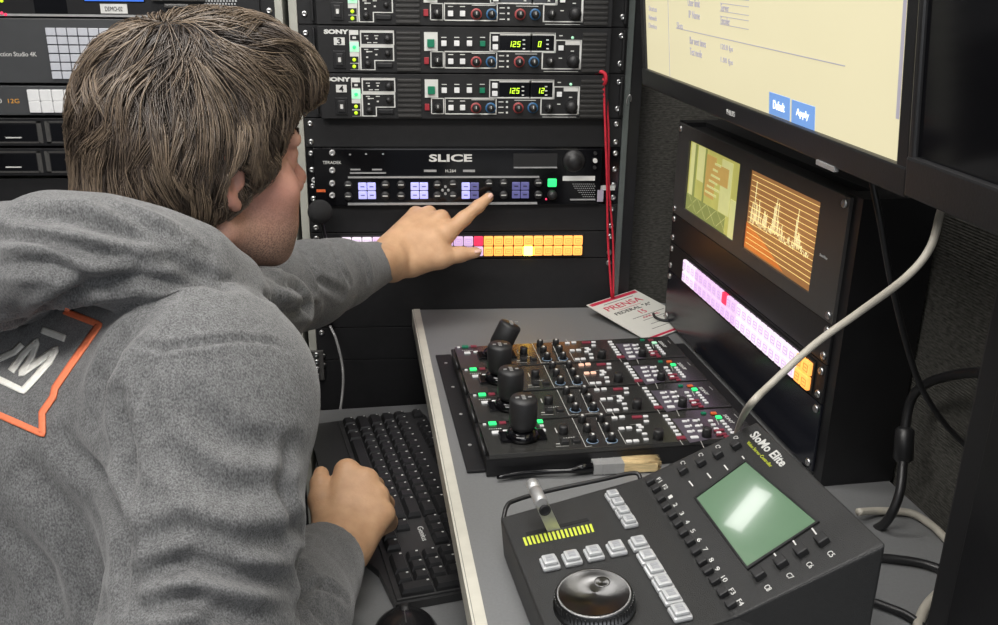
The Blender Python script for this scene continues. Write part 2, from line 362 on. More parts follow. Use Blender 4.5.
    key(494.3, 37.6, 'wkey', 2.7, 2.5); key(494.3, 45.8, 'wkey', 2.7, 2.5); key(559, 46.8, 'wkey', 2.5, 2.4)
    d = MB(); rb(d, f, 499, 35.2, 528.8, 49.6, YF-.0007, YF); rb(d, f, 531, 35.2, 552.2, 49.6, YF-.0007, YF); d.build('display', 'gloss', t)
    knob(t, *[f(437.3, 59.6)[0], YF, f(437.3, 59.6)[1]], .0062, .011)
    for u, c in ((475.4, 'redring'), (490.2, 'blue'), (517.9, 'redring'), (532.4, 'blue')): x, z = f(u, 60.6); knob(t, x, YF, z, .0058, .012, ring=c)
    x, z = f(548.4, 60); knob(t, x, YF, z, .006, .012); x, z = f(571, 59.5); knob(t, x, YF, z, .0092, .012, tick=False)
    x, z = f(570.5, 36.8); MB().lathe((x, YF, z), (0, -1, 0), [(.0022, 0), (.0022, .0015), (.001, .0025)], 10).build('status_lamp', 'mint', t)
    return t
def ccu_text(t, num, d1, d2):
    f = C3
    text(t, num, (f(340.5, 40.2)[0], YF-.0015, f(340.5, 40.2)[1]), XR, ZU, .0068, .0088, 'blk', bold=.02)
    b = MB()
    for s_, u in ((d1, 506.3), (d2, 535.5)):
        x, z = f(u, 46.1); digits(b, s_, x+.001, z+.0004, .0080, YF-.0014)
    b.build('lit_digits', 'seg', t)
c3 = make_ccu('black camera control unit numbered 3, reading 125 and 0')
proto = [copy_tree(c3), copy_tree(c3), copy_tree(c3)]
ccu_text(c3, '3', '125', '0')
for o, k, lb, a in ((proto[0], -1, 'black camera control unit numbered 4, lowest of the stack, reading 125 and 12', ('4', '125', '12')),
                    (proto[1], 1, 'black camera control unit above the one numbered 3, cut by the photo edge', None),
                    (proto[2], 2, 'topmost black camera control unit of the stack, out of view above', None)):
    if k == 2:
        for c in list(o.children_recursive)+[o]: bpy.data.objects.remove(c)
        continue
    o.location = (0, 0, 4*U+k*1.5*U); o['label'] = lb
    if a: ccu_text(o, *a)
def blank(z1, z0, label, F=FR, mt='blk2', y=-.003, w_=W19, name='blank_panel'):
    t = thing(name, label, 'panel', sh(F, 0, 0, z0), 'blank rack panels')
    MB().box(.0005, w_-.0005, y, 0.0, 0.0004, z1-z0-.0004, .0006).build('plate', mt, t)
    n = z1-z0; zz = [.008, n-.008] if n > .03 else [n/2]
    screws(t, [(x, z) for x in (.009, w_-.009) for z in zz], y)
    return t
blank(U-.0005, .0005, 'black blank rack panel between the number 4 unit and the lavender-keyed encoder')
blank(-2*U-.0005, -3*U+.0005, 'black blank rack panel under the lavender-keyed encoder, above the lit button strip')
blank(-4*U-.0005, -.292, 'tall black blank rack panel below the lit button strip, behind the desk')
blank(-.2925, -.349, 'black blank rack panel below desk height, upper of two left of the desk')
blank(-.3495, -.49, 'black blank rack panel below desk height, lower of two behind the keyboard')
t = thing('hinge_bracket', 'small dark metal bracket with four screw heads low on the left rack rail', 'bracket', sh(FR, 0, 0, -.40))
o = MB(); x0, _, z0 = lp(FR, 312, 378); x1, _, z1 = lp(FR, 323.5, 349); o.box(x0, x1, -.010, -.0032, z0+.40, z1+.40, .001); o.build('plate', 'greyp', t)
screws(t, [((x0+x1)/2, z0+.40+.008+k*.0125) for k in range(4)], -.010)

# ---- SLICE unit ----
def CS(u, v): q = lp(FR, u, v, -.012); return q[0], q[2]
YS = -.012
t = thing('video_encoder', 'glossy black video encoder with lavender lit keys and a round dial, under the pointing finger', 'encoder', sh(FR, 0, 0, -2*U))
f = lambda u, v: (CS(u, v)[0], CS(u, v)[1]+2*U)
MB().box(0.0005, W19-.0005, -.0035, 0, .0006, 2*U-.0006, .0005).box(.012, W19-.03, YS, .25, .001, 2*U-.001, .001).build('chassis', 'gloss', t)
x, z = f(450.6, 158); text(t, 'SLICE', (x, YS-.0001, z), XR, ZU, .0655, .0115, 'white', bold=.03)
x, z = f(332, 162.5); text(t, 'TERADEK', (x, YS-.0001, z), XR, ZU, .028, .0045, 'white')
x, z = f(450.7, 170.8); text(t, 'H.264', (x, YS-.0001, z), XR, ZU, .016, .0045, 'white')
o = MB()
for a, b_, v, h in ((424, 436.5, 170.8, 1.1), (463, 475, 170.8, 1.1)): rb(o, f, a, v-h, b_, v+h, YS-.0005, YS)
for a, b_, v in ((348, 539, 176.9), (348, 537, 203.4), (350, 386, 172.8), (513.6, 556.8, 167.3), (570, 595, 199.3)): rb(o, f, a, v-.5, b_, v+.5, YS-.003, YS)
for u, v in ((350, 154.5), (366, 154), (383, 154), (355.5, 169.5), (377, 169.5)): rb(o, f, u-4*(v > 160)-1, v-.7, u+4*(v > 160)+1, v+.7, YS-.0006, YS)
o.build('silver_trim_line', 'alu', t)
o = MB(); rb(o, f, 513.5, 153.5, 557, 166.6, YS-.0006, YS); o.build('display', 'matte', t)
x, z = f(573.6, 160.6); MB().lathe((x, YS, z), (0, -1, 0), [(.017, 0), (.017, .004), (.0145, .006), (.011, .006), (.0105, .012), (.002, .0125)], 32).build('dial', 'knob', t)
x, z = f(594.8, 160.3); b = MB().cyl((x, YS, z), (0, -1, 0), .0035, .006)
b.mi = 1
for dx, dz in ((0, .011), (0, -.011)): b.cyl((x+dx, YS, z+dz), (0, -1, 0), .0028, .003)
b.build('direction_pad', ['white', 'knob'], t)
def quad_keys(u, v, ms):
    x, z = f(u, v); k = .0
    for i, m in enumerate(ms):
        dx = (-1, 1, -1, 1)[i]*.00685; dz = (1, 1, -1, -1)[i]*.0067
        b = MB().box(x+dx-.0064, x+dx+.0064, YS-.003, YS, z+dz-.0061, z+dz+.0061, .0012)
        b.mi = 1; b.box(x+dx-.003, x+dx+.003, YS-.0033, YS-.0028, z+dz-.0008, z+dz+.0008)
        b.build('button', [m, 'lavdim' if m == 'lavlit' else 'blk'], t)
quad_keys(367.2, 190.6, ['lavlit']*4); quad_keys(419.4, 190.4, ['lavlit']*4)
quad_keys(470.2, 190.4, ['lavlit', 'lavdim', 'lavlit', 'lavdim']); quad_keys(520.4, 190, ['lavdim']*4)
for u, vs in ((348.2, (184.9, 196)), (385.4, (184.5, 195.6)), (401, (184.5, 195.6)), (437.3, (184.5, 195.6)), (453, (183.8, 195.4)), (489, (183, 195)), (503.6, (182.8, 194.8)), (538.3, (182.5, 194.6))):
    for v in vs:
        x, z = f(u, v); b = MB().lathe((x, YS, z), (0, -1, 0), [(.0066, 0), (.0066, .002), (.0058, .003), (.001, .003)], 18); b.mi = 1; b.box(x-.004, x+.004, YS-.0034, YS-.0028, z-.0007, z+.0007)
        b.build('round_button', ['knob', 'white'], t)
x, z = f(445.4, 190); b = MB()
for dx, dz in ((0, .0055), (0, -.0055), (.0045, 0), (-.0045, 0)): b.cyl((x+dx, YS, z+dz), (0, -1, 0), .002, .003)
b.build('cursor_key', 'alu', t)
x, z = f(552, 182.5); MB().box(x-.007, x+.007, YS-.004, YS, z-.0065, z+.0065, .002).build('green_button', 'greenlit', t)
x, z = f(552, 194.6); knob(t, x, YS, z, .0075, .010, tick=False); x, z = f(546, 199); MB().cyl((x, YS, z), (0, -1, 0), .0016, .002, 8).build('status_lamp', 'redlit', t)
o = MB(); rb(o, f, 562.8, 176, 594.8, 180.6, YS-.0008, YS); o.build('white_label', 'white', t)
o = MB()
for i in range(12):
    for j in range(7):
        if i > j*.9:
            x, z = f(571+i*2.05+(j % 2), 184+j*2.1); o.box(x-.0009, x+.0009, YS-.0008, YS, z-.0005, z+.0005)
o.build('speaker_mesh', 'alu', t)
o = MB(); rb(o, f, 597.5, 190, 603, 201.5, -.013, -.003); o.build('lavender_tab', mat('lavender_tape', (.38, .34, .42), .6), t)
screws(t, [(x, z) for x in (.008, W19-.008) for z in (.010, .030, .055, .080)], -.0035)
for u, v in ((332.3, 152.5), (332.3, 170), (332.3, 183), (332.3, 195), (314, 181)):
    x, z = f(u, v); MB().lathe((x, YS if u > 320 else -.0035, z), (0, -1, 0), [(.0046, 0), (.0046, .004), (.0026, .005), (.002, .001)], 12).build('connector', 'alu', t)
o = MB(); rb(o, f, 316.5, 189.4, 325.5, 192, -.0125, YS+.0002); o.build('orange_label', 'orange', t)
tl = MB(); rb(tl, lambda u, v: (lp(FR, u, v, -.004)[0], lp(FR, u, v, -.004)[2]), 596, 185.4, 614.6, 190, -.0062, -.0040); tag(tl.build('tape_label', 'white'), 'white paper tape label on the right ear of the lavender-keyed encoder', 'label')

# ---- lit button strips ----
def button_strip(F, label, x0, x1, zt, z0, spec, glow):
    t = thing('button_panel', label, 'button panel', sh(F, 0, 0, z0))
    h = U
    MB().box(.0005, W19-.0005, -.003, 0, .0006, h-.0006, .0006).build('plate', 'blk2', t)
    screws(t, [(x, z) for x in (.009, W19-.009) for z in (.009, h-.009)], -.003)
    pw = (x1-x0)/24; rh = zt/2
    MB().box(x0-.002, x1+.002, -.0055, -.003, h/2-zt/2-.0015, h/2+zt/2+.0015, .001).build('bezel', 'matte', t)
    cache = {}
    for r in range(2):
        for c in range(24):
            m = spec(r, c); leg = {'pinklit': 'pinkglow', 'orglit': 'orgleg', 'whitelit': 'pinkglow'}.get(m)
            if m not in cache:
                b = MB().box(-pw*.46, pw*.46, -.010, -.005, -rh*.46, rh*.46, .0018)
                if leg:
                    b.mi = 1; b.frame_line([(-pw*.28, -rh*.22), (pw*.28, -rh*.22), (pw*.28, rh*.22), (-pw*.28, rh*.22)], .0006, -.0104, -.0098)
                    b.box(-pw*.15, pw*.15, -.0104, -.0098, -.0004, .0004)
                cache[m] = b.mesh('button', [m, leg] if leg else m)
            inst(cache[m], 'button', t, (x0+pw*(c+.5), 0, h/2+rh*(.5-r)))
    return t
xa = lp(FR, 341.5, 245, -.01)[0]; xb = lp(FR, 583, 245, -.01)[0]
button_strip(FR, 'lit button strip behind the pointing hand, pink keys left and orange keys right', xa, xb, .0335, -4*U,
             lambda r, c: 'yellit' if (r == 1 and c == 18) else ('redlit' if (r == 0 and c == 13) else ('orglit' if c >= 14 else ('whitelit' if c < 3 else 'pinklit'))), 0)

# ---- left rack devices ----
LF = sh(FR, -.5145, 0, 0)
def CL(y=-.004, z0=0.): return lambda u, v: (lp(LF, u, v, y)[0], lp(LF, u, v, y)[2]-z0)
M['grey2'] = mat('mid_grey_device_face', (.055, .057, .06), .38, 0, .05, 30)
M['keyg'] = mat('pale_grey_key', (.42, .43, .46), .4, 0, .04, emit=(.8, .85, 1), estr=.08)
def dev(label, v0, v1, m, name, cat, y=-.010):
    zt = lp(LF, 150, v0, y)[2]; zb = lp(LF, 150, v1, y)[2]; t = thing(name, label, cat, sh(LF, 0, 0, zb), 'disk recorders' if cat == 'recorder' else None)
    MB().box(.0005, W19-.0005, -.003, 0, 0.0005, zt-zb-.0005).box(.014, W19-.020, y, .25, .0007, zt-zb-.0007, .001).build('chassis', m, t)
    screws(t, [(x, z) for x in (.008, W19-.008) for z in (.009, zt-zb-.009)], -.003)
    return t, CL(y, zb), zt-zb, y
t, f, h, y = dev('dark monitoring unit at the top of the left rack, label reading DEMO-02', -52, 16.5, 'blk', 'monitoring_unit', 'monitor unit')
o = MB(); rb(o, f, 29, -30, 68, 13.5, y-.001, y); rb(o, f, 80, -30, 145, 2.3, y-.001, y); o.build('screen_glass', 'gloss', t)
o = MB(); rb(o, f, 81, -28, 144, 1.6, y-.0014, y-.0008); o.build('blue_screen', mat('blue_lit_screen', (.02, .06, .3), .4, emit=(.05, .2, .8), estr=.6), t)
o = MB(); rb(o, f, 100, 3.8, 128, 13.6, y-.001, y); o.build('paper_label', 'white', t)
x, z = f(114, 8.8); text(t, 'DEMO-02', (x, y-.0011, z), XR, ZU, .024, .006, 'blk')
o = MB()
for u in range(205, 236, 3):
    for v in range(-8, 13, 3): x, z = f(u+(v % 2), v); o.cyl((x, y, z), (0, -1, 0), .0016, .0012, 6)
o.build('silver_mesh', 'alu', t)
o = MB(); rb(o, f, 152, -3, 206, 1.5, y-.008, y, .002); rb(o, f, 165, 3.5, 190, 8, y-.008, y, .002); o.build('handle', 'greyp', t)
for u, v, m in ((2, 1, 'yellow'), (2, 13, 'redlit'), (6, 14.5, 'redlit')): x, z = f(u, v); MB().cyl((x, y, z), (0, -1, 0), .002, .002, 10).build('lamp', m, t)
o = MB(); rb(o, f, 0-40, 15.4, 262, 16.2, y-.0008, y); o.build('silver_trim_line', 'alu', t)
t, f, h, y = dev('wide grey production switcher with a grid of pale grey keys, left of the head', 19, 84, 'grey2', 'production_switcher', 'switcher')
x0, z0 = f(-14, 53); x1, _ = f(36.5, 53.5); text(t, 'Production Studio 4K', ((x0+x1)/2, y-.0001, f(5, 54)[1]), XR, ZU, x1-x0, .0062, 'white')
a0 = f(51, 31.5); a1 = f(63, 40.4); px = a1[0]-a0[0]; pz = a1[1]-a0[1]
kb = MB().box(-px*.45, px*.45, -.003, 0, pz*.43, -pz*.43, .0007).mesh('key', 'keyg'); kr = MB().box(-px*.45, px*.45, -.003, 0, pz*.43, -pz*.43, .0007).mesh('key', mat('peach_lit_key', (.8, .4, .3), .4, emit=(1, .5, .3), estr=.8))
for r in range(6):
    for c in range(12):
        inst(kr if (r == 3 and c == 4) else kb, 'key', t, (a0[0]+c*px, y, a0[1]+r*pz))
t, f, h, y = dev('slim grey mixer panel with two rows of white keys, under the production switcher', 86, 116, 'grey2', 'mixer_panel', 'mixer')
x, z = f(-4, 101); text(t, '2 M/E 20', (x-.012, y-.0001, z), XR, ZU, .040, .0062, 'white'); x, z = f(13, 101); text(t, '12G', (x+.001, y-.0001, z), XR, ZU, .0155, .0062, mat('amber_printing', (.70, .34, .05), .5))
a0 = f(34, 95); px = f(46.3, 95)[0]-a0[0]
for r, v in enumerate((95.2, 106.8)):
    z = f(60, v)[1]
    for c in range(13):
        MB().box(a0[0]+(c-.47)*px, a0[0]+(c+.47)*px, y-.004, y, z-.0082, z+.0082, .0012).build('key', 'wkey', t)
for v0, v1, lb, st in ((118, 146.5, 'black disk recorder with two drive bays, upper of the two in the left rack', (67, 79, 117.5, 125)), (148, 176, 'black disk recorder with two drive bays, lower of the two in the left rack', (70, 77, 146.5, 156))):
    t, f, h, y = dev(lb, v0, v1, 'blk', 'disk_recorder', 'recorder')
    for a, b_ in ((-50, 40), (48, 128), (136, 216)):
        o = MB(); outline(o, f, [(a, v0+4), (b_, v0+4), (b_, v1-4), (a, v1-4)], .002, y); o.mi = 1; rb(o, f, a+2, v0+6, b_-2, v1-6, y-.0006, y)
        o.mi = 2; rb(o, f, a+(b_-a)*.62, v1-9.5, a+(b_-a)*.8, v1-8.4, y-.0012, y-.0004); o.build('drive_bay', ['greyp', 'gloss', 'white'], t)
    o = MB(); rb(o, f, st[0], st[2]+1.5, st[1], st[3], y-.0014, y-.0008); o.build('white_sticker', 'white', t)
blank(lp(LF, 150, 177.5)[2], -.48, 'tall black blank panel at the bottom of the left rack', LF)

# ---------------- right rack ----------------
t = thing('console_rack', 'black side rack holding the twin-screen scope at the desk\'s right end', 'rack', sh(RR, 0, 0, ZD))
HR = .385
MB().box(0, W19, .03, .084, .008, HR-.07).build('body', 'matte', t)
MB().box(-.008, -.0005, 0, .084, .008, HR-.07).build('far_side_panel', 'blk', t)
MB().box(W19+.0005, W19+.016, 0, .084, 0, HR-.07).build('near_side_panel', 'blk', t)
MB().box(0, .018, .0005, .03, .008, HR-.07).build('far_rail', 'blk', t); MB().box(W19-.018, W19, .0005, .03, .008, HR-.07).build('near_rail', 'blk', t)
for x, y in ((.12, .012), (.12, .07), (W19-.03, .012), (W19-.03, .07)): MB().cyl((x, y, .0002), (0, 0, 1), .009, .0077, 12).build('foot', 'rubber', t)
zt = .051
t = thing('video_scope', 'dark grey twin-screen video scope with a picture and a waveform', 'video scope', sh(RR, 0, 0, zt-3*U))
h = 3*U
def CP(u, v): q = lp(RR, u, v, -.004); return q[0], q[2]-(zt-3*U)
s1 = (.046, .221, h-.018, h-.117); s2 = (.252, .426, h-.018, h-.117)
b = MB(); xs = [.0005, .046, .222, .252, .427, W19-.0005]
for i in (0, 2, 4): b.box(xs[i], xs[i+1], -.004, 0, .0005, h-.0005)
for i in (1, 3): b.box(xs[i], xs[i+1], -.004, 0, h-.018, h-.0005); b.box(xs[i], xs[i+1], -.004, 0, .0005, h-.117)
b.build('faceplate', 'greyp', t)
MB().box(.02, W19-.02, .0005, .028, .004, h-.004).build('housing', 'blk', t)
screws(t, [(x, z) for x in (.009, W19-.009) for z in (.008, h-.008)], -.004)
M['sy'] = mat('yellow_picture', (.3, .3, .1), .3, 0, .25, 25, emit=(.60, .56, .14), estr=.55)
M['sy2'] = mat('pale_yellow_picture', (.4, .4, .2), .3, 0, .1, emit=(.76, .74, .30), estr=.55)
M['so'] = mat('orange_picture', (.3, .15, .05), .3, 0, .1, emit=(.66, .44, .12), estr=.55)
M['sg'] = mat('olive_picture', (.1, .12, .05), .3, 0, .1, emit=(.27, .29, .08), estr=.7)
b = MB().box(s1[0], s1[1], -.0012, 0, s1[3], s1[2]); w1 = s1[1]-s1[0]; h1 = s1[2]-s1[3]
def pr(mi, a0, b0, a1, b1, d=.0004): b.mi = mi; b.box(s1[0]+a0*w1, s1[0]+a1*w1, -.0012-d, -.0011, s1[3]+b0*h1, s1[3]+b1*h1)
pr(1, .03, .22, .12, .98); pr(1, .18, .5, .32, .98); pr(2, .36, .35, .55, .92); pr(2, .55, .6, .8, .85, .0006); [pr(1, .38+.03*k, .40+.085*k, .60+.05*(k % 2), .43+.085*k, .0008) for k in range(6)]; pr(1, .66, .25, .86, .95); pr(3, .12, .05, .16, .98, .0008); pr(3, .33, .05, .36, .98, .0008); pr(3, 0, .0, .8, .24, .0005); pr(1, .88, .0, .99, .5, .0009)
for k in range(4):
    x0 = s1[0]+w1*(.05+.2*k); b.mi = 1
    for a, c in ((0, 1), (1, 0)): b.add([(x0+a*w1*.18, -.002, s1[3]+.003), (x0+a*w1*.18+.0012, -.002, s1[3]+.003), (x0+c*w1*.18+.0012, -.002, s1[3]+.24*h1), (x0+c*w1*.18, -.002, s1[3]+.24*h1)], [(0, 1, 2, 3)])
b.build('picture_screen', ['sy', 'sy2', 'so', 'sg'], t)
M['wf'] = mat('brown_waveform_background', (.15, .07, .03), .3, 0, .3, 12, emit=(.33, .15, .05), estr=.75)
M['wfr'] = mat('orange_waveform_band', (.3, .1, .03), .3, 0, .1, emit=(.62, .17, .03), estr=.75)
M['wfl'] = mat('amber_grid_line', (.6, .5, .2), .3, 0, .0, emit=(.95, .66, .22), estr=.8)
M['wfw'] = mat('bright_waveform_trace', (.8, .8, .5), .3, 0, .0, emit=(1, .95, .5), estr=1.0)
b = MB().box(s2[0], s2[1], -.0012, 0, s2[3], s2[2]); w2 = s2[1]-s2[0]; h2 = s2[2]-s2[3]
b.mi = 2
for k in range(14): z = s2[2]-h2*(.06+.066*k); b.box(s2[0]+.003, s2[1]-.003, -.0015, -.0011, z-.00035, z+.00035)
b.mi = 1
b.add([(s2[0]+w2*.0, -.0014, s2[3]+h2*.02), (s2[0]+w2*.62, -.0014, s2[3]+h2*.02), (s2[0]+w2*.3, -.0014, s2[3]+h2*.22), (s2[0], -.0014, s2[3]+h2*.34)], [(0, 1, 2, 3)])
b.mi = 3
xx = s2[0]+w2*.06; pz = None; rr = random.Random(3); i = 0
env = lambda q: .15+.75*math.exp(-((q-.12)/.06)**2)+.5*math.exp(-((q-.45)/.08)**2)+.55*math.exp(-((q-.75)/.05)**2)+.25*math.exp(-((q-.25)/.1)**2)
while xx < s2[0]+w2*.93:
    q = (xx-s2[0])/w2; lo = .34; z = s2[3]+h2*(lo+(env(q)*.72*rr.random() if i % 2 else .06*rr.random())); z = min(z, s2[2]-.004)
    if pz: b.add([(px_, -.0022, pz), (px_+.00055, -.0022, pz), (xx+.00055, -.0022, z), (xx, -.0022, z)], [(0, 1, 2, 3)])
    pz, px_ = z, xx; xx += .00125; i += 1
b.build('waveform_screen', ['wf', 'wfr', 'wfl', 'wfw'], t)
text(t, 'SmartView', (.448, -.0041, h-.070), XR, ZU, .016, .003, 'white')
blank(zt-3*U-.0005, -.1275, 'narrow glossy black blank panel between the scope and the lit strip', RR, 'plast')
zq = lp(RR, 745, 317, -.008)[2]
button_strip(RR, 'lit button strip on the side rack under the scope, pink keys with an orange end', lp(RR, 682, 268, -.01)[0], lp(RR, 809, 370, -.01)[0], .0335, -.1275-U-.0005,
             lambda r, c: 'orglit' if c >= 22 else ('redlit' if (r == 0 and c == 9) else ('whitelit' if c > 11 or c < 3 else 'pinklit')), 0)
blank(-.1275-U-.001, ZD+.0085, 'glossy black blank panel at the bottom of the side rack', RR, mat('satin_black_lacquer', (.012, .013, .018), .22, 0, .05))

t = thing('added_lit_panel', 'small white rack lamp high above the camera control units', 'lamp', sh(FR, .10, 0, .44))  # unseen glowing panel, added so the green screen reflects a white patch
MB().box(-.06, .06, -.03, 0, 0, .06, .003).build('housing', 'blk', t)
MB().box(-.05, .05, -.032, -.0301, .008, .052, .0005).build('diffuser', mat('added_panel_glow', (.8, .8, .8), .4, emit=(1, 1, .97), estr=9), t)
# ---------------- monitors ----------------
def rotx(F, a):
    c, s_ = math.cos(a), math.sin(a); R4 = np.eye(4); R4[1:3, 1:3] = [[c, -s_], [s_, c]]; return F@R4
def roty(F, a):
    c, s_ = math.cos(a), math.sin(a); R4 = np.eye(4); R4[0, 0] = c; R4[0, 2] = s_; R4[2, 0] = -s_; R4[2, 2] = c; return F@R4
def rotz(F, a):
    c, s_ = math.cos(a), math.sin(a); R4 = np.eye(4); R4[0:2, 0:2] = [[c, -s_], [s_, c]]; return F@R4
M['scrn'] = mat('lit_cream_screen', (.3, .28, .2), .25, 0, .03, 6, emit=(.86, .775, .49), estr=.66)
M['sctx'] = mat('screen_text_violet', (.2, .2, .25), .4, 0, 0, emit=(.42, .38, .42), estr=.6)
M['scbl'] = mat('screen_blue_button', (.1, .2, .5), .4, 0, 0, emit=(.20, .38, .70), estr=.6)
M['scwh'] = mat('screen_white_text', (.8, .8, .9), .4, 0, 0, emit=(.9, .95, 1), estr=.9)
TF = rotx(roty(sh(RR, .112, -.088, .1185), .017), math.radians(6.5))
t = thing('monitor', 'large black monitor with a lit cream settings page above the scope', 'monitor', TF)
TW, TH = .602, .345; bt = .022; bs = .012
MB().box(0, bs, -.012, .03, 0, TH, .002).box(TW-bs-.003, TW, -.012, .03, 0, TH, .002).box(0, TW, -.013, .03, 0, bt, .002).box(0, TW, -.012, .03, TH-bs, TH, .002).build('bezel', 'plast', t)
MB().box(.01, TW-.01, -.006, .03, .015, TH-.01).box(.12, TW-.12, .03, .05, .06, TH-.06, .006).build('housing', 'matte', t)
sc = MB().box(bs, TW-bs-.003, -.0085, -.006, bt, TH-bs).build('screen', 'scrn', t)
def tl(u, v): q = lp(TF, u, v, -.0086); return q[0], q[2]
def stext(s_, u, v, wpx, hgt, m='sctx'):
    x, z = tl(u, v); x2, _ = tl(u+wpx, v+wpx*.4); text(sc, s_, ((x+x2)/2, -.0086, z-.0), XR, ZU, x2-x, hgt, m)
stext('User limit', 688, 2, 12, .008); stext('IP Name', 689, 14, 11, .008); stext('Slots', 677, 25, 6, .007); stext('Bar next times', 690, 40, 16, .008); stext('Test mode', 690, 51, 12, .008)
stext('Server', 721, 7, 8, .007); stext('Encoder', 721, 20, 9, .007); stext('120.0 fps', 721, 47, 12, .007); stext('1.00 fps', 721, 60, 12, .007)
stext('Status', 649, 8, 8, .006); stext('Network', 649, 17, 8, .006); stext('Device', 649, 25, 8, .006)
b = MB()
def sline(u0, v0, u1, v1, wd=.0008):
    a = tl(u0, v0); c = tl(u1, v1); d = np.array([c[0]-a[0], c[1]-a[1]]); n = np.array([-d[1], d[0]])/np.linalg.norm(d)*wd/2
    b.add([(a[0]-n[0], -.0088, a[1]-n[1]), (c[0]-n[0], -.0088, c[1]-n[1]), (c[0]+n[0], -.0088, c[1]+n[1]), (a[0]+n[0], -.0088, a[1]+n[1])], [(0, 1, 2, 3)])
z = tl(676, 28)[1]; xa, xb = tl(676, 28)[0], tl(845, 66)[0]; b.box(xa, xb, -.0088, -.0084, z-.0004, z+.0004)
xa = tl(669, 40)[0]; b.box(xa-.0004, xa+.0004, -.0088, -.0084, bt, TH-bs)
for v in (-3, 3, 11, 16, 24):
    x, z = tl(720, v); b.box(x, x+.07, -.0088, -.0084, z-.0003, z+.0003)
b.build('screen_lines', 'sctx', sc)
for u0, u1, v, s_ in ((769.5, 790, 101, 'Default'), (792, 815, 109, 'Apply')):
    x0, z0 = tl(u0, v-5); x1, _ = tl(u1, v+5); b = MB().box(x0, x1, -.0090, -.0084, z0-.016, z0+.004, .0002).build('screen_button', 'scbl', sc)
    text(b, s_, ((x0+x1)/2, -.0091, z0-.006), XR, ZU, (x1-x0)*.55, .008, 'scwh')
xa = TW-bs-.012; MB().box(xa, xa+.004, -.0088, -.0084, bt+.03, TH-bs).build('scroll_bar', 'sctx', sc)
text(t, 'PHILIPS', (tl(735, 117)[0], -.0131, .0105), XR, ZU, .020, .005, 'white')
MB().box(tl(822, 160)[0], tl(822, 160)[0]+.03, -.014, -.010, -.003, .001).build('control_tab', 'alu', t)
MB().box(.25, .35, .05, .165, .12, .20).build('wall_mount', 'matte', t)
TF2 = rotx(rotz(sh(RR, .722, -.094, .112), math.radians(-3)), math.radians(6))
t = thing('monitor', 'black switched-off monitor at the right edge, beside the cream screen', 'monitor', TF2)
MB().box(0, .007, -.012, .03, 0, TH, .002).box(TW-bs, TW, -.012, .03, 0, TH, .002).box(0, TW, -.013, .03, 0, .028, .002).box(0, TW, -.012, .03, TH-bs, TH, .002).build('bezel', 'plast', t)
MB().box(.01, TW-.01, -.006, .03, .015, TH-.01).box(.12, TW-.12, .03, .05, .06, TH-.06, .006).build('housing', 'matte', t)
MB().box(.007, TW-bs, -.0085, -.006, .028, TH-bs).build('screen', 'gloss', t)
MB().box(.25, .35, .05, .150, .12, .20).build('wall_mount', 'matte', t)
# small black rack cabinet at the far right end of the desk
t = thing('rack_case', 'plain black case standing on the desk at the right edge, under the dark monitor', 'case', sh(RR, .752, 0, ZD))
MB().box(0, .35, -.045, .08, .0, .345, .003).build('body', 'matte', t)
MB().box(.03, .32, -.052, -.045, .03, .32, .001).build('front_door', 'blk', t)
# ---------------- desk ----------------
t = thing('desk', 'grey laminate desk with a cream left edge carrying the panels', 'desk', sh(FR, 0, 0, ZD))
c = lambda s_, y: (RR[:3, 3]+RR[:3, 0]*s_+RR[:3, 1]*y)[:2]
pl = [(.1565, -.005), (.62, -.005)]; pl = [tuple(q) for q in (c(-.104, -.390)[:2], (.512, -.006), (.512, .040), c(-.06, .08), c(1.25, .082), c(1.25, -.408))]
pl[0] = (.1575, -.006)
MB().prism(pl, -.026, 0).build('top', 'desk', t)
e0, e1 = np.array(pl[0]), np.array(pl[5]); d = (e1-e0)/np.linalg.norm(e1-e0); n = np.array([-d[1], d[0]])
if n[0] > 0: n = -n
MB().prism([tuple(e0), tuple(e1), tuple(e1+n*.002), tuple(e0+n*.002)], -.027, .0005).build('edge_band', 'trim', t)
MB().prism([tuple(e0-n*.0005), tuple(e1-n*.0005), tuple(e1-n*.0105), tuple(e0-n*.0105)], 0.0001, .0012).build('edge_trim', 'trim', t)
for s_ in (.02, 1.2):
    q = c(s_, -.30); MB().box(q[0]-.02, q[0]+.02, q[1]-.02, q[1]+.02, ZD-.0+ -.4759, -.026).build('leg', 'blk', t)
    q = c(s_, .03); MB().box(q[0]-.02, q[0]+.02, q[1]-.02, q[1]+.02, ZD-.0+ -.4759, -.026).build('leg', 'blk', t)
t = thing('keyboard_tray', 'grey shelf under the keyboard, left of and lower than the desk', 'shelf', sh(RR, 0, 0, -.390))
TB = lz(sh(RR, 0, 0, -.384), 333, 409.5)[0]
MB().box(TB, .95, -.545, -.36, 0, .006, .001).build('board', 'desk', t)
MB().box(TB, .95, -.362, -.356, .0, .101).build('hanger', 'blk', t)
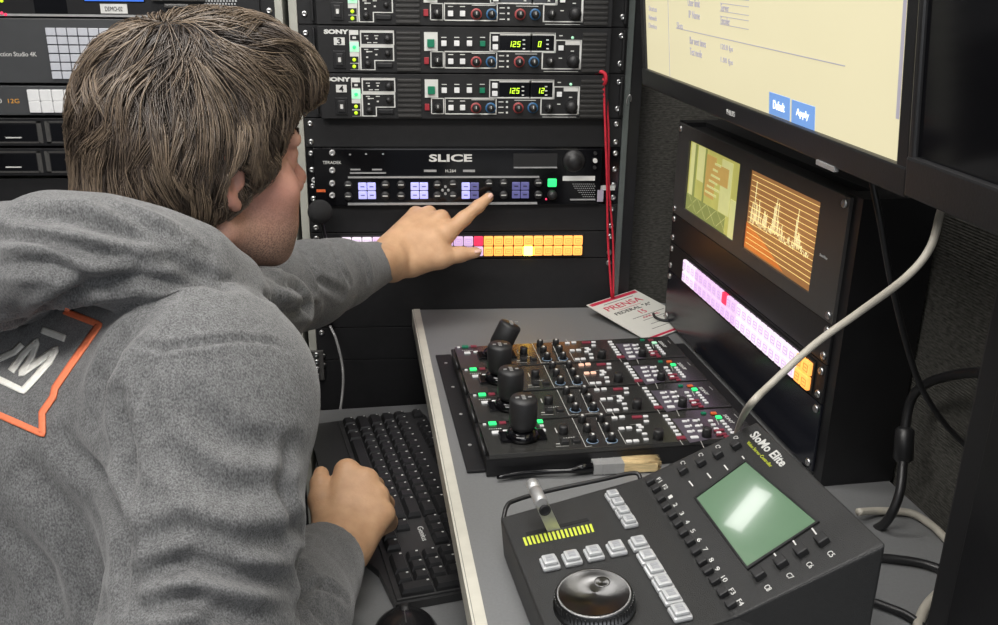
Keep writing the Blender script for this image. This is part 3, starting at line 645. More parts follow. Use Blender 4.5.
# ---------------- camera control panel with four joysticks ----------------
PF = sh(RR, 0, 0, ZD)                                   # local x towards the camera, y to the right, z above the desk
ZT = .027
def PT(u, v): q = lz(PF, u, v, ZT); return q[0], q[1]
t = thing('joystick_console', 'black camera control panel with four joysticks on the grey desk', 'control panel', PF)
MB().box(.088, .418, -.372, -.350, .001, .004, .001).build('mounting_strip', 'blk2', t)
MB().box(.112, .428, -.352, -.036, .001, ZT-.006).build('chassis', 'blk', t)
hl = MB()
for k in range(4): hl.cyl((.12+.08*k, -.361, .004), (0, 0, 1), .0022, .0008, 8)
hl.build('screw_hole', 'alu', t)
MB().box(.112, .428, -.036, -.012, .001, .012, .001).build('right_strip', 'blk2', t)
pitch = .0782; x4 = .353                                # nearest controller starts here
M['pface'] = mat('black_panel_face', (.026, .026, .025), .24, 0, .1, 60, spec=1.0)
M['pkl'] = mat('peach_lit_key', (.7, .45, .35), .4, emit=(1, .55, .38), estr=.55)
M['lilac'] = mat('lilac_light_zone', (.075, .065, .085), .4, 0, .1)  # purple light over the key grid, put into the zone's colour
def PX(u, v): x, y = PT(u, v); return x-x4, y
kcache = {}
def pkey(par, u, v, m, hx=.0026, hy=.0032, h=.002, name='key', rx=0):
    if (m, hx, hy) not in kcache: kcache[(m, hx, hy)] = MB().box(-hx, hx, -hy, hy, 0, h, .0008).mesh('key', m)
    x, y = PX(u, v); return inst(kcache[(m, hx, hy)], name, par, (x, y, ZT))
def controller(k, parent):
    m = MB().box(.0006, .0745, -.349, -.040, ZT-.006, ZT, .0008).build('controller_module', 'pface', parent, (x4-k*pitch, 0, 0))
    sil = MB()
    def ln(u0, v0, u1, v1, wd=.0004):
        a = np.array(PX(u0, v0)); b_ = np.array(PX(u1, v1)); d = b_-a; L_ = np.linalg.norm(d); n = np.array([-d[1], d[0]])/L_*wd
        sil.add([(*(a-n), ZT+.0002), (*(b_-n), ZT+.0002), (*(b_+n), ZT+.0002), (*(a+n), ZT+.0002)], [(0, 1, 2, 3)])
    ln(572, 418, 586, 447); ln(596, 418, 608, 444); ln(586, 447, 592, 446); ln(608, 444, 613, 443); ln(612, 412, 617, 420); ln(575, 415, 600, 413); ln(690, 419, 704, 448); ln(667, 420, 683, 445, .0004)
    for i in range(5): ln(563.5+i*2.4, 438-.25*i, 564.6+i*2.4, 438.6-.25*i, .0009)
    for i in range(6): ln(489+i*2.2, 429-.1*i, 490.4+i*2.2, 429.3-.1*i, .0009)
    ln(556, 444, 560, 443.8, .001); ln(556, 446.5, 569, 446, .0004); ln(555, 428, 557, 433, .0007)
    ln(573, 441, 574, 444, .0007); ln(618, 430, 626, 444, .0004); ln(630, 425, 640, 424, .0003)
    ln(716, 419, 719, 425, .0004); ln(738, 418, 734, 414, .0004)
    sil.build('printed_lines', 'wline', m)
    x, y = PX(728.5, 419); text(m, 'SONY', (x, y, ZT), (1, .05, 0), (-.05, 1, 0), .022, .0046, 'white')
    zl = MB()
    q = [PX(672, 419), PX(693, 418), PX(711, 439), PX(690, 443)]; zl.prism(q, ZT, ZT+.0003); zl.build('lilac_zone', 'lilac', m)
    pkey(m, 492.4, 424, 'greenlit' if k < 3 else 'green', .0034, .0045); pkey(m, 484.5, 425.2, 'wkey', .0015, .002); pkey(m, 502.5, 423.6, 'redkey', .0028, .0042); pkey(m, 495.5, 433.2, 'wkey', .0030, .0042); pkey(m, 505.5, 431.8, 'wkey', .0020, .0030)
    if k == 0: pkey(m, 540, 422, 'greenlit', .0034, .0032)
    pkey(m, 543.5, 431, 'wkey', .0024, .0026); pkey(m, 541.8, 426.5, 'wkey', .0020, .0024)
    # joystick
    jx, jy = PX(522.5, 437); j = MB()
    tilt = (-.06, .50, 1) if k == 3 else (.02, .0, 1)
    if k == 3: jy += .010
    j.box(jx-.012, jx+.012, jy-.026, jy+.026, ZT, ZT+.003, .002)
    j.lathe((jx, jy, ZT+.002), (0, 0, 1), [(.020, 0), (.017, .006), (.010, .009), (.003, .010)], 20)
    j.build('joystick_saddle', 'gloss', m)
    b = MB().lathe((jx, jy, ZT+.006), tilt, [(.006, 0), (.0085, .004), (.0135, .007), (.0155, .012), (.0155, .040), (.0140, .043), (.002, .0435)], 28)
    jo = b.build('joystick', 'knob', m)
    a = np.array(tilt, float); a /= np.linalg.norm(a); tp = np.array([jx, jy, ZT+.006])+a*.0436; b = MB()
    for dx, dy in ((0, .007), (0, -.007), (.004, 0), (-.004, 0), (0, 0)): b.box(tp[0]+dx-.0012, tp[0]+dx+.0012, tp[1]+dy-.002, tp[1]+dy+.002, tp[2]-.0006, tp[2]+.0003+abs(tilt[1])*.004)
    b.build('joystick_marks', 'alu', jo)
    def kn(u, v, r, h, mt='knob', tip=None):
        x, y = PX(u, v); b = MB().lathe((x, y, ZT), (0, 0, 1), [(r, 0), (r*.92, h*.9), (r*.8, h), (.0005, h)], 16); ms = [mt]
        if tip: b.mi = 1; b.box(x-r*.2, x+r*.55, y-r*.25, y+r*.25, ZT+h, ZT+h+.0006); ms = [mt, tip]  # pale tip, enlarged to paint in the highlight on the knob top
        b.build('knob', ms, m)
    kn(563.4, 433.5, .0055, .010)
    for u, v in ((564.5, 443), (576, 442)): x, y = PX(u, v); MB().box(x-.004, x+.004, y-.0042, y+.0042, ZT, ZT+.004, .001).build('toggle', 'knob', m)
    for (u, v), c in zip(((582, 422), (587, 431.5), (592.4, 441)), ('redring', 'green', 'blue')):
        kn(u, v, .0048, .009, 'knob', 'white')
        if v > 437: MB().lathe((*PX(u, v), ZT), (0, 0, 1), [(.0068, 0), (.0068, .0005), (.0061, .0005), (.0061, 0)], 20).build('knob_ring', 'wline' if c != 'blue' else 'bline', m)
    for (u, v), c in zip(((600.8, 421), (606, 430.5), (611.6, 440.5)), ('redring', 'green', 'blue')):
        kn(u, v, .0048, .009, 'knob', 'white')
        if v > 437: MB().lathe((*PX(u, v), ZT), (0, 0, 1), [(.0068, 0), (.0068, .0005), (.0061, .0005), (.0061, 0)], 20).build('knob_ring', 'wline' if c != 'blue' else 'bline', m)
    kn(658, 438.5, .0060, .011); kn(706.5, 436.5, .0056, .011)
    for u, v in ((614.5, 418.5), (622, 417.5), (621.5, 429.2), (629, 428.6), (629, 442), (636, 441.5)): pkey(m, u, v, 'wkey', .0023, .0033)
    if k == 2:
        for u, v in ((614.5, 418.5), (622, 417.5), (621.5, 429.2), (629, 428.6)): pkey(m, u, v, 'pkl', .0024, .0034, .0024)
    for u, v in ((637, 417.7), ): pkey(m, u, v, 'redkey', .0026, .0062)
    for u, v in ((645.5, 417), (646.3, 422), (638.6, 426), (639, 431), (644.5, 434.6), (641, 428)): pkey(m, u, v, 'wkey', .0018, .0030)
    for i in range(6): pkey(m, 665.3+2.6*i, 416.7+3.75*i, 'wkey', .0019, .0030)
    pkey(m, 681, 438.6, 'redkey', .0032, .0050)
    for r in range(3):
        for c_ in range(2): pkey(m, 684.5+10.5*c_+2.6*r, 422+5.2*r-.6*c_, 'wkey', .0019, .0030); pkey(m, 688.2+10.5*c_+2.6*r, 421.2+5.2*r-.6*c_, 'wkey', .0017, .0012)
    pkey(m, 694.5, 438, 'wkey', .0024, .0046); pkey(m, 646, 440, 'wkey', .0018, .0028)
    pkey(m, 703.5, 413.8, 'green', .0022, .0030); pkey(m, 713.5, 414, 'orange' if k < 3 else 'redkey', .0026, .0036); pkey(m, 718.5, 417.8, 'greenlit' if k < 3 else 'mint', .0030, .0034)
    for i in range(4): pkey(m, 710.5+2.8*i, 421.5+4.0*i, 'wkey', .0019, .0028)
    for i in range(5): pkey(m, 722.2+2.5*i, 421.8+2.9*i, 'wkey', .0017, .0024)
    for du, dv in ((0, 0), (5, -.8), (2.3, 4), (7.3, 3.2), (10, 6)): pkey(m, 716.5+du, 431.5+dv, 'redkey', .0022, .0030)
    hd = MB().tube([(x4*0+.012, -.3515, ZT-.006), (.015, -.3535, ZT+.001), (.060, -.3535, ZT+.001), (.064, -.3515, ZT-.006)], .0022, 8); hd.build('carry_handle', 'plast', m)
    return m
for k in range(4): controller(k, t)

# ---------------- slow-motion controller ----------------
ex = RR[:3, 0]
# corner points of the housing (x towards the camera, y to the right, z up, on the desk frame)
GF = sh(RR, 0, 0, ZD)
def G(u, v, z): return lz(GF, u, v, z)
fl = G(500, 517, .044); cl = G(640, 478, .056); bl = G(757, 421, .118); br = G(887, 544, .118)
t1 = .4; crq = G(722, 625, .085)
# slope plane through cl, bl, br
nS = np.cross(bl-cl, br-cl); nS /= np.linalg.norm(nS)
if nS[2] < 0: nS = -nS
def onS(u, v, off=0.):
    d = GF[:3, :3].T@ray(u, v); o = toL(GF, CAMP); t_ = ((cl+nS*off-o)@nS)/(d@nS); return o+d*t_
cr0 = onS(722, 625); dirR = (cr0-br)/np.linalg.norm(cr0-br); dirL = (cl-bl); lenS = np.linalg.norm(dirL)
cr = br+dirR*lenS*1.0
# flat top plane through fl, cl, cr
nT = np.cross(cl-fl, cr-fl); nT /= np.linalg.norm(nT)
if nT[2] < 0: nT = -nT
def onT(u, v, off=0.):
    d = GF[:3, :3].T@ray(u, v); o = toL(GF, CAMP); t_ = ((fl+nT*off-o)@nT)/(d@nT); return o+d*t_
fr = fl+(cr-cl); 
print('ctl', fl, cl, bl, br, cr, fr, 'width', np.linalg.norm(br-bl), np.linalg.norm(cr-cl))
t = thing('slow_motion_controller', 'black wedge-shaped replay controller with green screen, lever and jog wheel', 'controller', GF)
gz = lambda p, z=.001: np.array([p[0], p[1], z])
bm = bmesh.new()
prof = [(gz(fl, .001)+np.array([0, .004, 0]), gz(fr, .001)+np.array([0, .004, 0])), (fl, fr), (cl, cr), (bl, br), (gz(bl), gz(br))]
vs = [[bm.verts.new(tuple(q)) for q in pr_] for pr_ in prof]
n = len(vs)
for i in range(n): bm.faces.new([vs[i][0], vs[(i+1) % n][0], vs[(i+1) % n][1], vs[i][1]])
bm.faces.new([v[0] for v in vs][::-1]); bm.faces.new([v[1] for v in vs])
bmesh.ops.recalc_face_normals(bm, faces=bm.faces[:]); bmesh.ops.bevel(bm, geom=[e for e in bm.edges], offset=.0028, segments=3, profile=.5, affect='EDGES')
me = bpy.data.meshes.new('housing'); bm.to_mesh(me); bm.free()
M['ctl'] = mat('textured_black_housing', (.019, .0195, .020), .48, 0, .12, 300, .35, 1400); me.materials.append(M['ctl'])
inst(me, 'housing', t)
xT = (cr-cl)/np.linalg.norm(cr-cl); yT = np.cross(nT, xT); yS = np.cross(nS, xT)
def brick(par, c_, ax, ay, az, hx, hy, h, m, name, bev=.001, loc_only=False):
    b = MB().box(-hx, hx, -hy, hy, 0, h, bev); o = b.build(name, m, par)
    R4 = np.eye(4); R4[:3, 0] = ax; R4[:3, 1] = ay; R4[:3, 2] = az; R4[:3, 3] = c_; o.matrix_local = Matrix(R4.tolist()); return o
# side lip
lip = bez([onT(503, 516)+nT*-.004, onT(507, 507)+nT*.001, onT(516, 501)+nT*.001, onT(548, 491), onT(600, 480), onT(634, 473), onT(641, 476)+nT*-.004], 6)
MB().tube(lip, .0022, 10).build('carry_handle', 'plast', t)
M['lcd'] = mat('green_lcd_screen', (.07, .12, .075), .10, 0, .06, 20, emit=(.20, .32, .20), estr=.40, coat=.5)
q = [onS(*p_, .0006) for p_ in ((696, 497), (745, 461), (816, 521), (747, 566))]
b = MB()
o_ = [onS(*p_, .002) for p_ in ((693.5, 497), (745, 458.5), (819, 521), (747, 569))]; i_ = [onS(*p_, .002) for p_ in ((696, 497), (745, 461), (816, 521), (747, 566))]
for k in range(4):
    k2 = (k+1) % 4; b.hexa([o_[k]-nS*.002, o_[k2]-nS*.002, i_[k2]-nS*.002, i_[k]-nS*.002, o_[k], o_[k2], i_[k2], i_[k]])
b.build('screen_bezel', 'plast', t)
b = MB(); b.hexa([p_-nS*.001 for p_ in q]+q); b.build('screen', 'lcd', t)
def ink(par, poly, m='white', name='printed_line', plane=None):
    pass
b = MB()
def tick(u0, v0, u1, v1, f_=onS, n_=nS, wd=.0006):
    a = f_(u0, v0, .0003); c_ = f_(u1, v1, .0003); d = c_-a; s_ = np.cross(n_, d); s_ /= np.linalg.norm(s_); s_ *= wd
    b.add([a-s_, c_-s_, c_+s_, a+s_], [(0, 1, 2, 3)])
CK = [(684, 472, 'C1'), (702, 464, 'C2'), (719, 456, 'C3'), (737, 447, 'C4')]
for (u, v, s_) in CK: tick(u+5, v+9, u+9, v+14)
b.build('printed_line', 'white', t); b = MB()
CB = [(760, 576, 'C8', 753, 566, 747, 559), (782, 564, 'C7', 776, 556, 770, 548), (802, 553, 'C6', 796, 545, 790, 536), (823, 542, 'C5', 817, 535, 811, 527)]
for u, v, s_, a0, a1, b0, b1 in CB: tick(a0, a1, b0, b1)
b.build('printed_line', 'white', t)
KM = 'plast'
for u, v, s_ in CK:
    brick(t, onS(u, v), xT, yS, nS, .0042, .0042, .006, 'knob', 'key'); c_ = onS(u-1, v-9, .0002); text(t, s_, c_, xT, yS, .0055, .0042, 'white')
for u, v, s_, *_r in CB:
    brick(t, onS(u, v), xT, yS, nS, .0046, .0046, .006, 'knob', 'key'); c_ = onS(u+8, v+12, .0002); text(t, s_, c_, xT, yS, .0060, .0046, 'white')
FK = [(650, 482, 'F1'), (656, 489, 'F2'), (661, 499, '1'), (666, 507, '2'), (672.5, 515.5, '3'), (678, 524, '4'), (683.5, 533, '5'), (690, 542, '6'), (696, 551.5, '7'), (702, 562, '8'), (708, 571, '9'), (715, 581, '10'), (723, 593.5, 'F3'), (731, 604.5, 'F4')]
for u, v, s_ in FK:
    brick(t, onS(u+1, v+1), xT, yS, nS, .0038, .0040, .005, 'knob', 'key'); c_ = onS(u+9.5, v-2, .0002); text(t, s_, c_, xT, yS, .0040*max(1, len(s_)*.8), .0040, 'white')
M['ygp'] = mat('yellow_green_printing', (.55, .62, .06), .5, 0, .03)
text(t, 'SET IN', onS(645, 490, .0002), xT, yS, .022, .0032, 'ygp'); text(t, 'CLEAR', onS(716, 600, .0002), xT, yS, .020, .0032, 'ygp')
text(t, 'SloMo Elite', onS(768.5, 448.5, .0002), xT, yS, .060, .0088, 'white', bold=.02)
text(t, 'Video Server Controller', onS(759.5, 454, .0002), xT, yS, .046, .0034, 'ygp')
# yellow-green scale behind the T-bar
b = MB()
for i in range(17):
    a = onT(523.8+i*4.15, 537.5-i*.85, .0003); c_ = onT(526.8+i*4.15, 545.5-i*.85, .0003); s_ = yT*.0011
    b.add([a-s_, c_-s_, c_+s_, a+s_], [(0, 1, 2, 3)])
b.build('scale_marks', 'ygp', t)
b = MB(); a = onT(526, 534, .0004); c_ = onT(588, 519, .0004); s_ = np.cross(nT, c_-a); s_ /= np.linalg.norm(s_); s_ *= .0022; b.hexa([a-s_-nT*.0004, c_-s_-nT*.0004, c_+s_-nT*.0004, a+s_-nT*.0004, a-s_, c_-s_, c_+s_, a+s_]); b.build('lever_slot', 'matte', t)
# T-bar lever: flat stem, then a round grip across its top
q0 = onT(553.5, 529); stem_top = q0+nT*.036-yT*.012
wdir = (c_-a)/np.linalg.norm(c_-a); yw = np.cross(nT, wdir)
b = MB(); v8 = []
wdir0, yw0 = wdir, yw; wdir, yw = yT, xT
for p_, wv in ((q0, .0062), (stem_top, .0058)):
    v8 += [p_-wdir*wv-yw*.0022, p_+wdir*wv-yw*.0022, p_+wdir*wv+yw*.0022, p_-wdir*wv+yw*.0022]
b.hexa(v8); lev = b.build('lever', mat('pale_lever_metal', (.5, .5, .46), .35, .6, .05), t)
g0 = stem_top-xT*.024; g1 = stem_top+xT*.020
gd = (g1-g0)/np.linalg.norm(g1-g0)
b = MB().lathe(g0, gd, [(.0045, 0), (.0058, .0012), (.0058, .012), (.0052, .0122), (.0052, .0142), (.0058, .0144), (.0058, .034), (.0048, .0352)], 20)
gr = b.build('grip', 'alu', lev); MB().lathe(g1-gd*-.0012, gd, [(.0052, 0), (.0052, .0016), (.0036, .0024), (.0032, .0014)], 18).build('grip_cap', 'matte', gr)
# translucent white keys
M['ckey'] = mat('frosted_clear_key', (.44, .45, .46), .22, 0, .05, 60, emit=(1, 1, 1), estr=.0, coat=.3)
M['cleg'] = mat('grey_key_legend', (.30, .31, .33), .4, 0, .03)
def ckey(u, v, hx=.0082, hy=.0078, h=.008):
    o = brick(t, onT(u, v), xT, yT, nT, hx, hy, h*.55, 'ckey', 'clear_key', .002)
    b = MB().box(-hx*.78, hx*.78, -hy*.78, hy*.78, h*.5, h, .002); b.mi = 1; b.box(-hx*.45, -hx*.05, -hy*.4, hy*.4, h-.0002, h+.0003); b.box(hx*.08, hx*.45, -hy*.4, hy*.4, h-.0002, h+.0003); b.build('key_cap', ['ckey', 'cleg'], o)
for u, v in ((550, 566), (572, 561.5), (594, 556.5), (616.5, 551.5), (639, 547)): ckey(u, v)
for u, v in ((613, 499), (618, 507), (623.5, 515.5), (629.5, 525)): ckey(u, v, .0064, .0068)
for u, v in ((647.5, 561), (655, 573.5), (663, 587), (671, 600.5), (680, 616)): ckey(u, v, .0080, .0078)
# jog wheel
M['jog'] = mat('spun_black_metal', (.20, .20, .20), .40, 1, .1, 60)
jw = onT(594.5, 606); JM = np.eye(4); JM[:3, 0] = xT; JM[:3, 1] = yT; JM[:3, 2] = nT; JM[:3, 3] = jw
def aniso(m, amt=.95):
    nt = m.node_tree; b = nt.nodes['Principled BSDF']; tg = nt.nodes.new('ShaderNodeTangent'); tg.direction_type = 'RADIAL'; tg.axis = 'Z'
    b.inputs['Anisotropic'].default_value = amt; nt.links.new(tg.outputs['Tangent'], b.inputs['Tangent'])
aniso(M['jog'])
j = MB().lathe((0, 0, 0), (0, 0, 1), [(.0325, 0), (.0325, .003), (.0305, .0035), (.0305, .012), (.0295, .0135), (.0275, .0138), (.0270, .0128), (.002, .0128)], 56).build('jog_wheel', 'jog', t); j.matrix_local = Matrix(JM.tolist())
q = JM[:3, :3].T@(onT(605, 578, .0128)-jw)*.72
MB().lathe((q[0], q[1], .0128), (0, 0, 1), [(.0065, 0), (.0062, .0006), (.005, .0004), (.001, .0001)], 24).build('finger_dimple', 'jog', j)
b = MB()
for k in range(60):
    a = 2*math.pi*k/60; e = np.array([math.cos(a), math.sin(a), 0]); g_ = np.array([-e[1], e[0], 0]); p_ = e*.0306+np.array([0, 0, .004]); hz_ = np.array([0, 0, .007])
    b.hexa([p_-g_*.0006, p_+e*.0008, p_+g_*.0006, p_-e*.0005, p_-g_*.0006+hz_, p_+e*.0008+hz_, p_+g_*.0006+hz_, p_-e*.0005+hz_])
b.build('knurled_rim', 'jog', j)

# ---------------- paint brush ----------------
t = thing('paint_brush', 'flat bristle brush with black handle lying on the desk beside the controller', 'brush', sh(RR, 0, 0, ZD))
gp = lambda u, v, z=.007: lz(GF, u, v, z)
MB().tube(bez([gp(497, 477.5, .006), gp(520, 474, .006), gp(545, 471.5, .007), gp(570, 470.5, .008), gp(580, 468.5, .008), gp(594, 467, .008)], 5), [.002, .0026, .003, .0034, .0038, .004, .004, .0038, .0036, .0034, .0032, .003, .003, .0029, .0028, .0032, .0036, .004, .0046, .005, .0056, .006, .006, .0056, .005, .005][:26], 12).build('handle', 'gloss', t)
def slab(p0, p1, w0, w1, h0, h1, m, name, zc=.0085, extra=None):
    d = p1-p0; d[2] = 0; d /= np.linalg.norm(d); s_ = np.array([-d[1], d[0], 0]); b = MB(); v8 = []
    for sg in (-1, 1):
        for p_, w_, h_ in ((p0, w0, h0), (p1, w1, h1)):
            v8.append((p_, w_, h_))
    A = [p0-s_*w0+[0, 0, -h0], p1-s_*w1+[0, 0, -h1], p1+s_*w1+[0, 0, -h1], p0+s_*w0+[0, 0, -h0], p0-s_*w0+[0, 0, h0], p1-s_*w1+[0, 0, h1], p1+s_*w1+[0, 0, h1], p0+s_*w0+[0, 0, h0]]
    b.hexa(A); return b.build(name, m, t), d, s_
a, c_ = gp(592, 466, .0075), gp(622, 464, .0075)
fo, d, s_ = slab(a, c_, .0085, .0095, .0062, .0060, 'alu', 'ferrule')
b = MB()
for k in (.25, .35, .75): p_ = a+(c_-a)*k; b.box(p_[0]-.0097, p_[0]+.0097, p_[1]-.0005, p_[1]+.0005, .0012, .0141)
b.build('ferrule_ridge', 'alu', fo)
M['brist'] = mat('blond_bristles', (.78, .60, .32), .6, 0, .22, 40, .4, 300, stretch=(20, 1, 20))
bs_, d, s_ = slab(c_.copy(), gp(655, 463, .0065), .0092, .0105, .0058, .0048, 'brist', 'bristle_core')
b = MB(); rr = random.Random(5); e0 = c_.copy()
for k in range(700):
    p0 = e0+s_*rr.uniform(-.0094, .0094)+np.array([0, 0, rr.uniform(-.0056, .0062)]); L_ = rr.uniform(.038, .043)
    p1 = p0+d*L_+s_*rr.uniform(-.0016, .0016)+np.array([0, 0, rr.uniform(-.002, .0006)]); p1[2] = max(p1[2], .0012); pm = (p0+p1)/2+np.array([0, 0, rr.uniform(0, .0008)])
    b.tube([p0, pm, p1], [.00028, .00028, .00012], 3)
tag(b.build('bristles', 'brist', t), kind='stuff')

# ---------------- press card and lanyard ----------------
g = lambda u, v, z: lz(GF, u, v, z)
TL, TR = g(586.5, 305, .020), g(635, 289.5, .024)
BL = g(648, 341, .0015); ax = (TR-TL); 
BR = BL+ax*1.0
t = thing('press_card', 'white press card with red print, propped by the side rack, reading PRENSA', 'card', sh(RR, 0, 0, ZD))
nC = np.cross(ax, TL-BL); nC /= np.linalg.norm(nC)
if nC[2] < 0: nC = -nC
cw = np.linalg.norm(ax); axn = ax/cw; chh = np.linalg.norm(TL-BL); ayn = (TL-BL)/chh
print('card', cw, chh, TL, TR, BL, BR)
tk = .0012
def cbox(x0, x1, y0, y1, m, name, par, z0=0., z1=.0002):
    v8 = [BL+axn*x*cw+ayn*y*chh+nC*z for z in (z0, z1) for x, y in ((x0, y0), (x1, y0), (x1, y1), (x0, y1))]; b = MB(); b.hexa(v8); return b.build(name, m, par)
cb = cbox(0, 1, 0, 1, mat('white_card', (.62, .62, .57), .45, 0, .02), 'card', t, -tk, 0)
M['cred'] = mat('crimson_printing', (.50, .02, .06), .45, 0, .04)
cbox(.03, .97, .93, .985, 'cred', 'red_stripe', t); cbox(.0, .97, .015, .05, 'cred', 'red_stripe', t)
def ctext(s_, x, y, w_, h_, m): text(t, s_, BL+axn*x*cw+ayn*y*chh, axn, ayn, w_*cw, h_*chh, m)
ctext('PRENSA', .50, .79, .72, .10, 'cred'); ctext('FEDERAL "A"', .52, .645, .72, .058, 'blk'); ctext('15', .58, .54, .12, .08, 'cred')
cbox(.28, .92, .455, .462, 'blk', 'printed_rule', t); ctext('ANUAL', .60, .42, .34, .035, 'cred'); cbox(.38, .85, .365, .371, 'blk', 'printed_rule', t)
cbox(.40, .85, .26, .266, 'blk', 'printed_rule', t); cbox(.30, .8, .17, .176, 'blk', 'printed_rule', t); cbox(.22, .82, .885, .893, 'blk', 'printed_rule', t); cbox(.3, .75, .70, .705, 'cred', 'printed_rule', t)
t2 = thing('badge_clip', 'black and metal badge clip on the lower right of the press card', 'clip', sh(RR, 0, 0, ZD))
cp = [BL+axn*cw*x+ayn*chh*y+nC*.003 for x, y in ((.62, .40), (.56, .32), (.60, .22), (.74, .16), (.86, .12))]
MB().tube(bez(cp, 6), .0022, 8).build('strap', 'knob', t2)
cp = [BL+axn*cw*x+ayn*chh*y+nC*.003 for x, y in ((.70, .30), (.84, .34), (.95, .36), (.96, .28), (.86, .20))]
MB().tube(bez(cp, 6), .0010, 6).build('wire_loop', 'alu', t2)
M['lan'] = mat('crimson_ribbon', (.52, .015, .035), .7, 0, .12, 200)
hk = lp(FR, 604, 74, -.022); ck = RR[:3, :3]@(BL+axn*cw*.46+ayn*chh*.96+nC*.002)+GF[:3, 3]
t = thing('lanyard', 'thin red lanyard hanging from the rack\'s right ear down to the press card', 'lanyard', None)
def ribbon(pts, wd, m, name, par, tk=.0006):
    pts = np.array(pts); b = MB(); n = len(pts)
    v = []; 
    for p_ in pts: v += [p_+[-wd/2, -tk, 0], p_+[wd/2, -tk, 0], p_+[wd/2, tk, 0], p_+[-wd/2, tk, 0]]
    f = []
    for i in range(n-1):
        for k in range(4): f.append((i*4+k, i*4+(k+1) % 4, (i+1)*4+(k+1) % 4, (i+1)*4+k))
    f += [(0, 1, 2, 3), (4*n-1, 4*n-2, 4*n-3, 4*n-4)]
    b.add(v, f, True); return b.build(name, m, par)
lb = lambda u, v, y: np.array(lp(FR, u, v, y))
ribbon(bez([lb(603.5, 78, -.020), lb(605, 120, -.022), lb(607, 180, -.022), lb(608, 240, -.018), ck], 8), .0034, 'lan', 'ribbon', t)
ribbon(bez([lb(605.5, 78, -.017), lb(608.5, 130, -.018), lb(609, 185, -.018), lb(613, 240, -.016), ck+[.003, .001, .0]], 8), .0030, 'lan', 'ribbon', t)
MB().tube(bez([lb(596, 73.5, -.012), lb(600, 71.5, -.020), lb(605, 74, -.024), lb(606, 80, -.024), lb(604.5, 84, -.020)], 5), .0028, 8).tube(bez([lb(602, 71, -.004), lb(604, 74, -.016), lb(605, 78, -.022)], 4), .002, 6).build('knot', 'lan', t)
for u, v, s_ in ((601.5, 101, 'left'), (629, 100, 'right')):
    t = thing('wire_hook', 'small silver wire hook on the rack, %s of the red lanyard' % s_, 'hook', None)
    c0 = lb(u, v, -.012); MB().tube([c0+[.003*math.cos(a), -.006*math.sin(a)*.6, .008*math.sin(a)*1.0] for a in np.linspace(-.3, 4.2, 14)], .0008, 6).build('wire', 'alu', t)

# ---------------- keyboard ----------------
KA = -1.3426; KF = frame(.0558-.010*math.cos(KA)+.006*math.sin(KA), -.1833-.010*math.sin(KA)-.006*math.cos(KA), -.384, KA)                        # x along the long side (towards the camera), y away from the user
t = thing('keyboard', 'black computer keyboard with white legends on the lower shelf', 'keyboard', KF)
KL, KW = .438, .146
MB().prism([(.0, -.045), (0, .122), (.02, .128), (KL, .128), (KL+.004, .12), (KL+.004, -.004), (KL-.06, -.010), (KL-.13, -.040), (KL-.16, -.045)], .0005, .010).box(.004, KL, -.002, .124, .009, .0125, .001).build('case', mat('grey_black_case', (.030, .030, .031), .32, 0, .08, 100), t)
M['keyc'] = mat('black_keycap', (.020, .020, .021), .38, 0, .1, 200, .1, 900)
u_ = .0188; kcount = 0; kme = {}
def kkey(x, y, w_=1., hh=1., leg=True, big=None):
    global kcount
    kcount += 1
    kk = (round(w_, 2), hh, leg)
    if kk not in kme:
        wx = w_*u_/2-.0011; wy = hh*u_/2-.0011; b = MB()
        A = [(-wx, -wy, .0), (wx, -wy, .0), (wx, wy, .0), (-wx, wy, .0)]; tx, ty = wx-.0022, wy-.0024
        b.hexa(A+[(-wx+.0003, -wy+.0003, .004), (wx-.0003, -wy+.0003, .004), (wx-.0003, wy-.0003, .004), (-wx+.0003, wy-.0003, .004)])
        b.hexa([(-wx+.0003, -wy+.0003, .004), (wx-.0003, -wy+.0003, .004), (wx-.0003, wy-.0003, .004), (-wx+.0003, wy-.0003, .004), (-tx, -ty+.0006, .0085), (tx, -ty+.0006, .0085), (tx, ty+.0006, .0085), (-tx, ty+.0006, .0085)])
        if leg: b.mi = 1; b.box(-tx+.001, -tx+.0028, ty-.0032, ty-.0006, .0084, .0088)
        kme[kk] = b.mesh('key', ['keyc', 'white'])
    return inst(kme[kk], 'key', t, (.010+x*u_, .006+y*u_, .0122))
rows = [(0.25, [1.25, 1.25, 1.25, 6.25, 1.25, 1.25, 1.25]), (1.25, [2.25]+[1]*10+[2.75-.0]), (2.25, [1.75]+[1]*11+[2.25]), (3.25, [1.5]+[1]*12+[1.5]), (4.25, [1]*13+[2])]
for y, ws in rows:
    x = 0
    for w_ in ws: kkey(x+w_/2, y+.1, w_, leg=w_ < 3); x += w_
x = 0
for k, gx in enumerate([0, 2, 3, 4, 5, 6.5, 7.5, 8.5, 9.5, 11, 12, 13, 14]): kkey(gx+.5, 5.75, 1, .85)
for x, y in ((15.75, 1.35), (16.75, .35), (15.75, .35), (17.75, .35)): kkey(x, y)
for x in range(3):
    kkey(15.75+x, 4.35); kkey(15.75+x, 3.35); kkey(15.75+x, 5.75, 1, .85)
for r in range(1, 4):
    for x in range(3): kkey(19.25+x*.98, r+.35, .98)
for x in range(4): kkey(19.25+x*.98, 4.35, .98)
kkey(19.75, .35, 1.96); kkey(21.2, .35, .98); kkey(22.2, 2.85, .98, 2.0); kkey(22.2, .85, .98, 2.0)
text(t, 'Genius', (.010+16.75*u_, .006+2.45*u_, .0128), (1, 0, 0), (0, 1, 0), .030, .007, 'white')
print('keys', kcount)

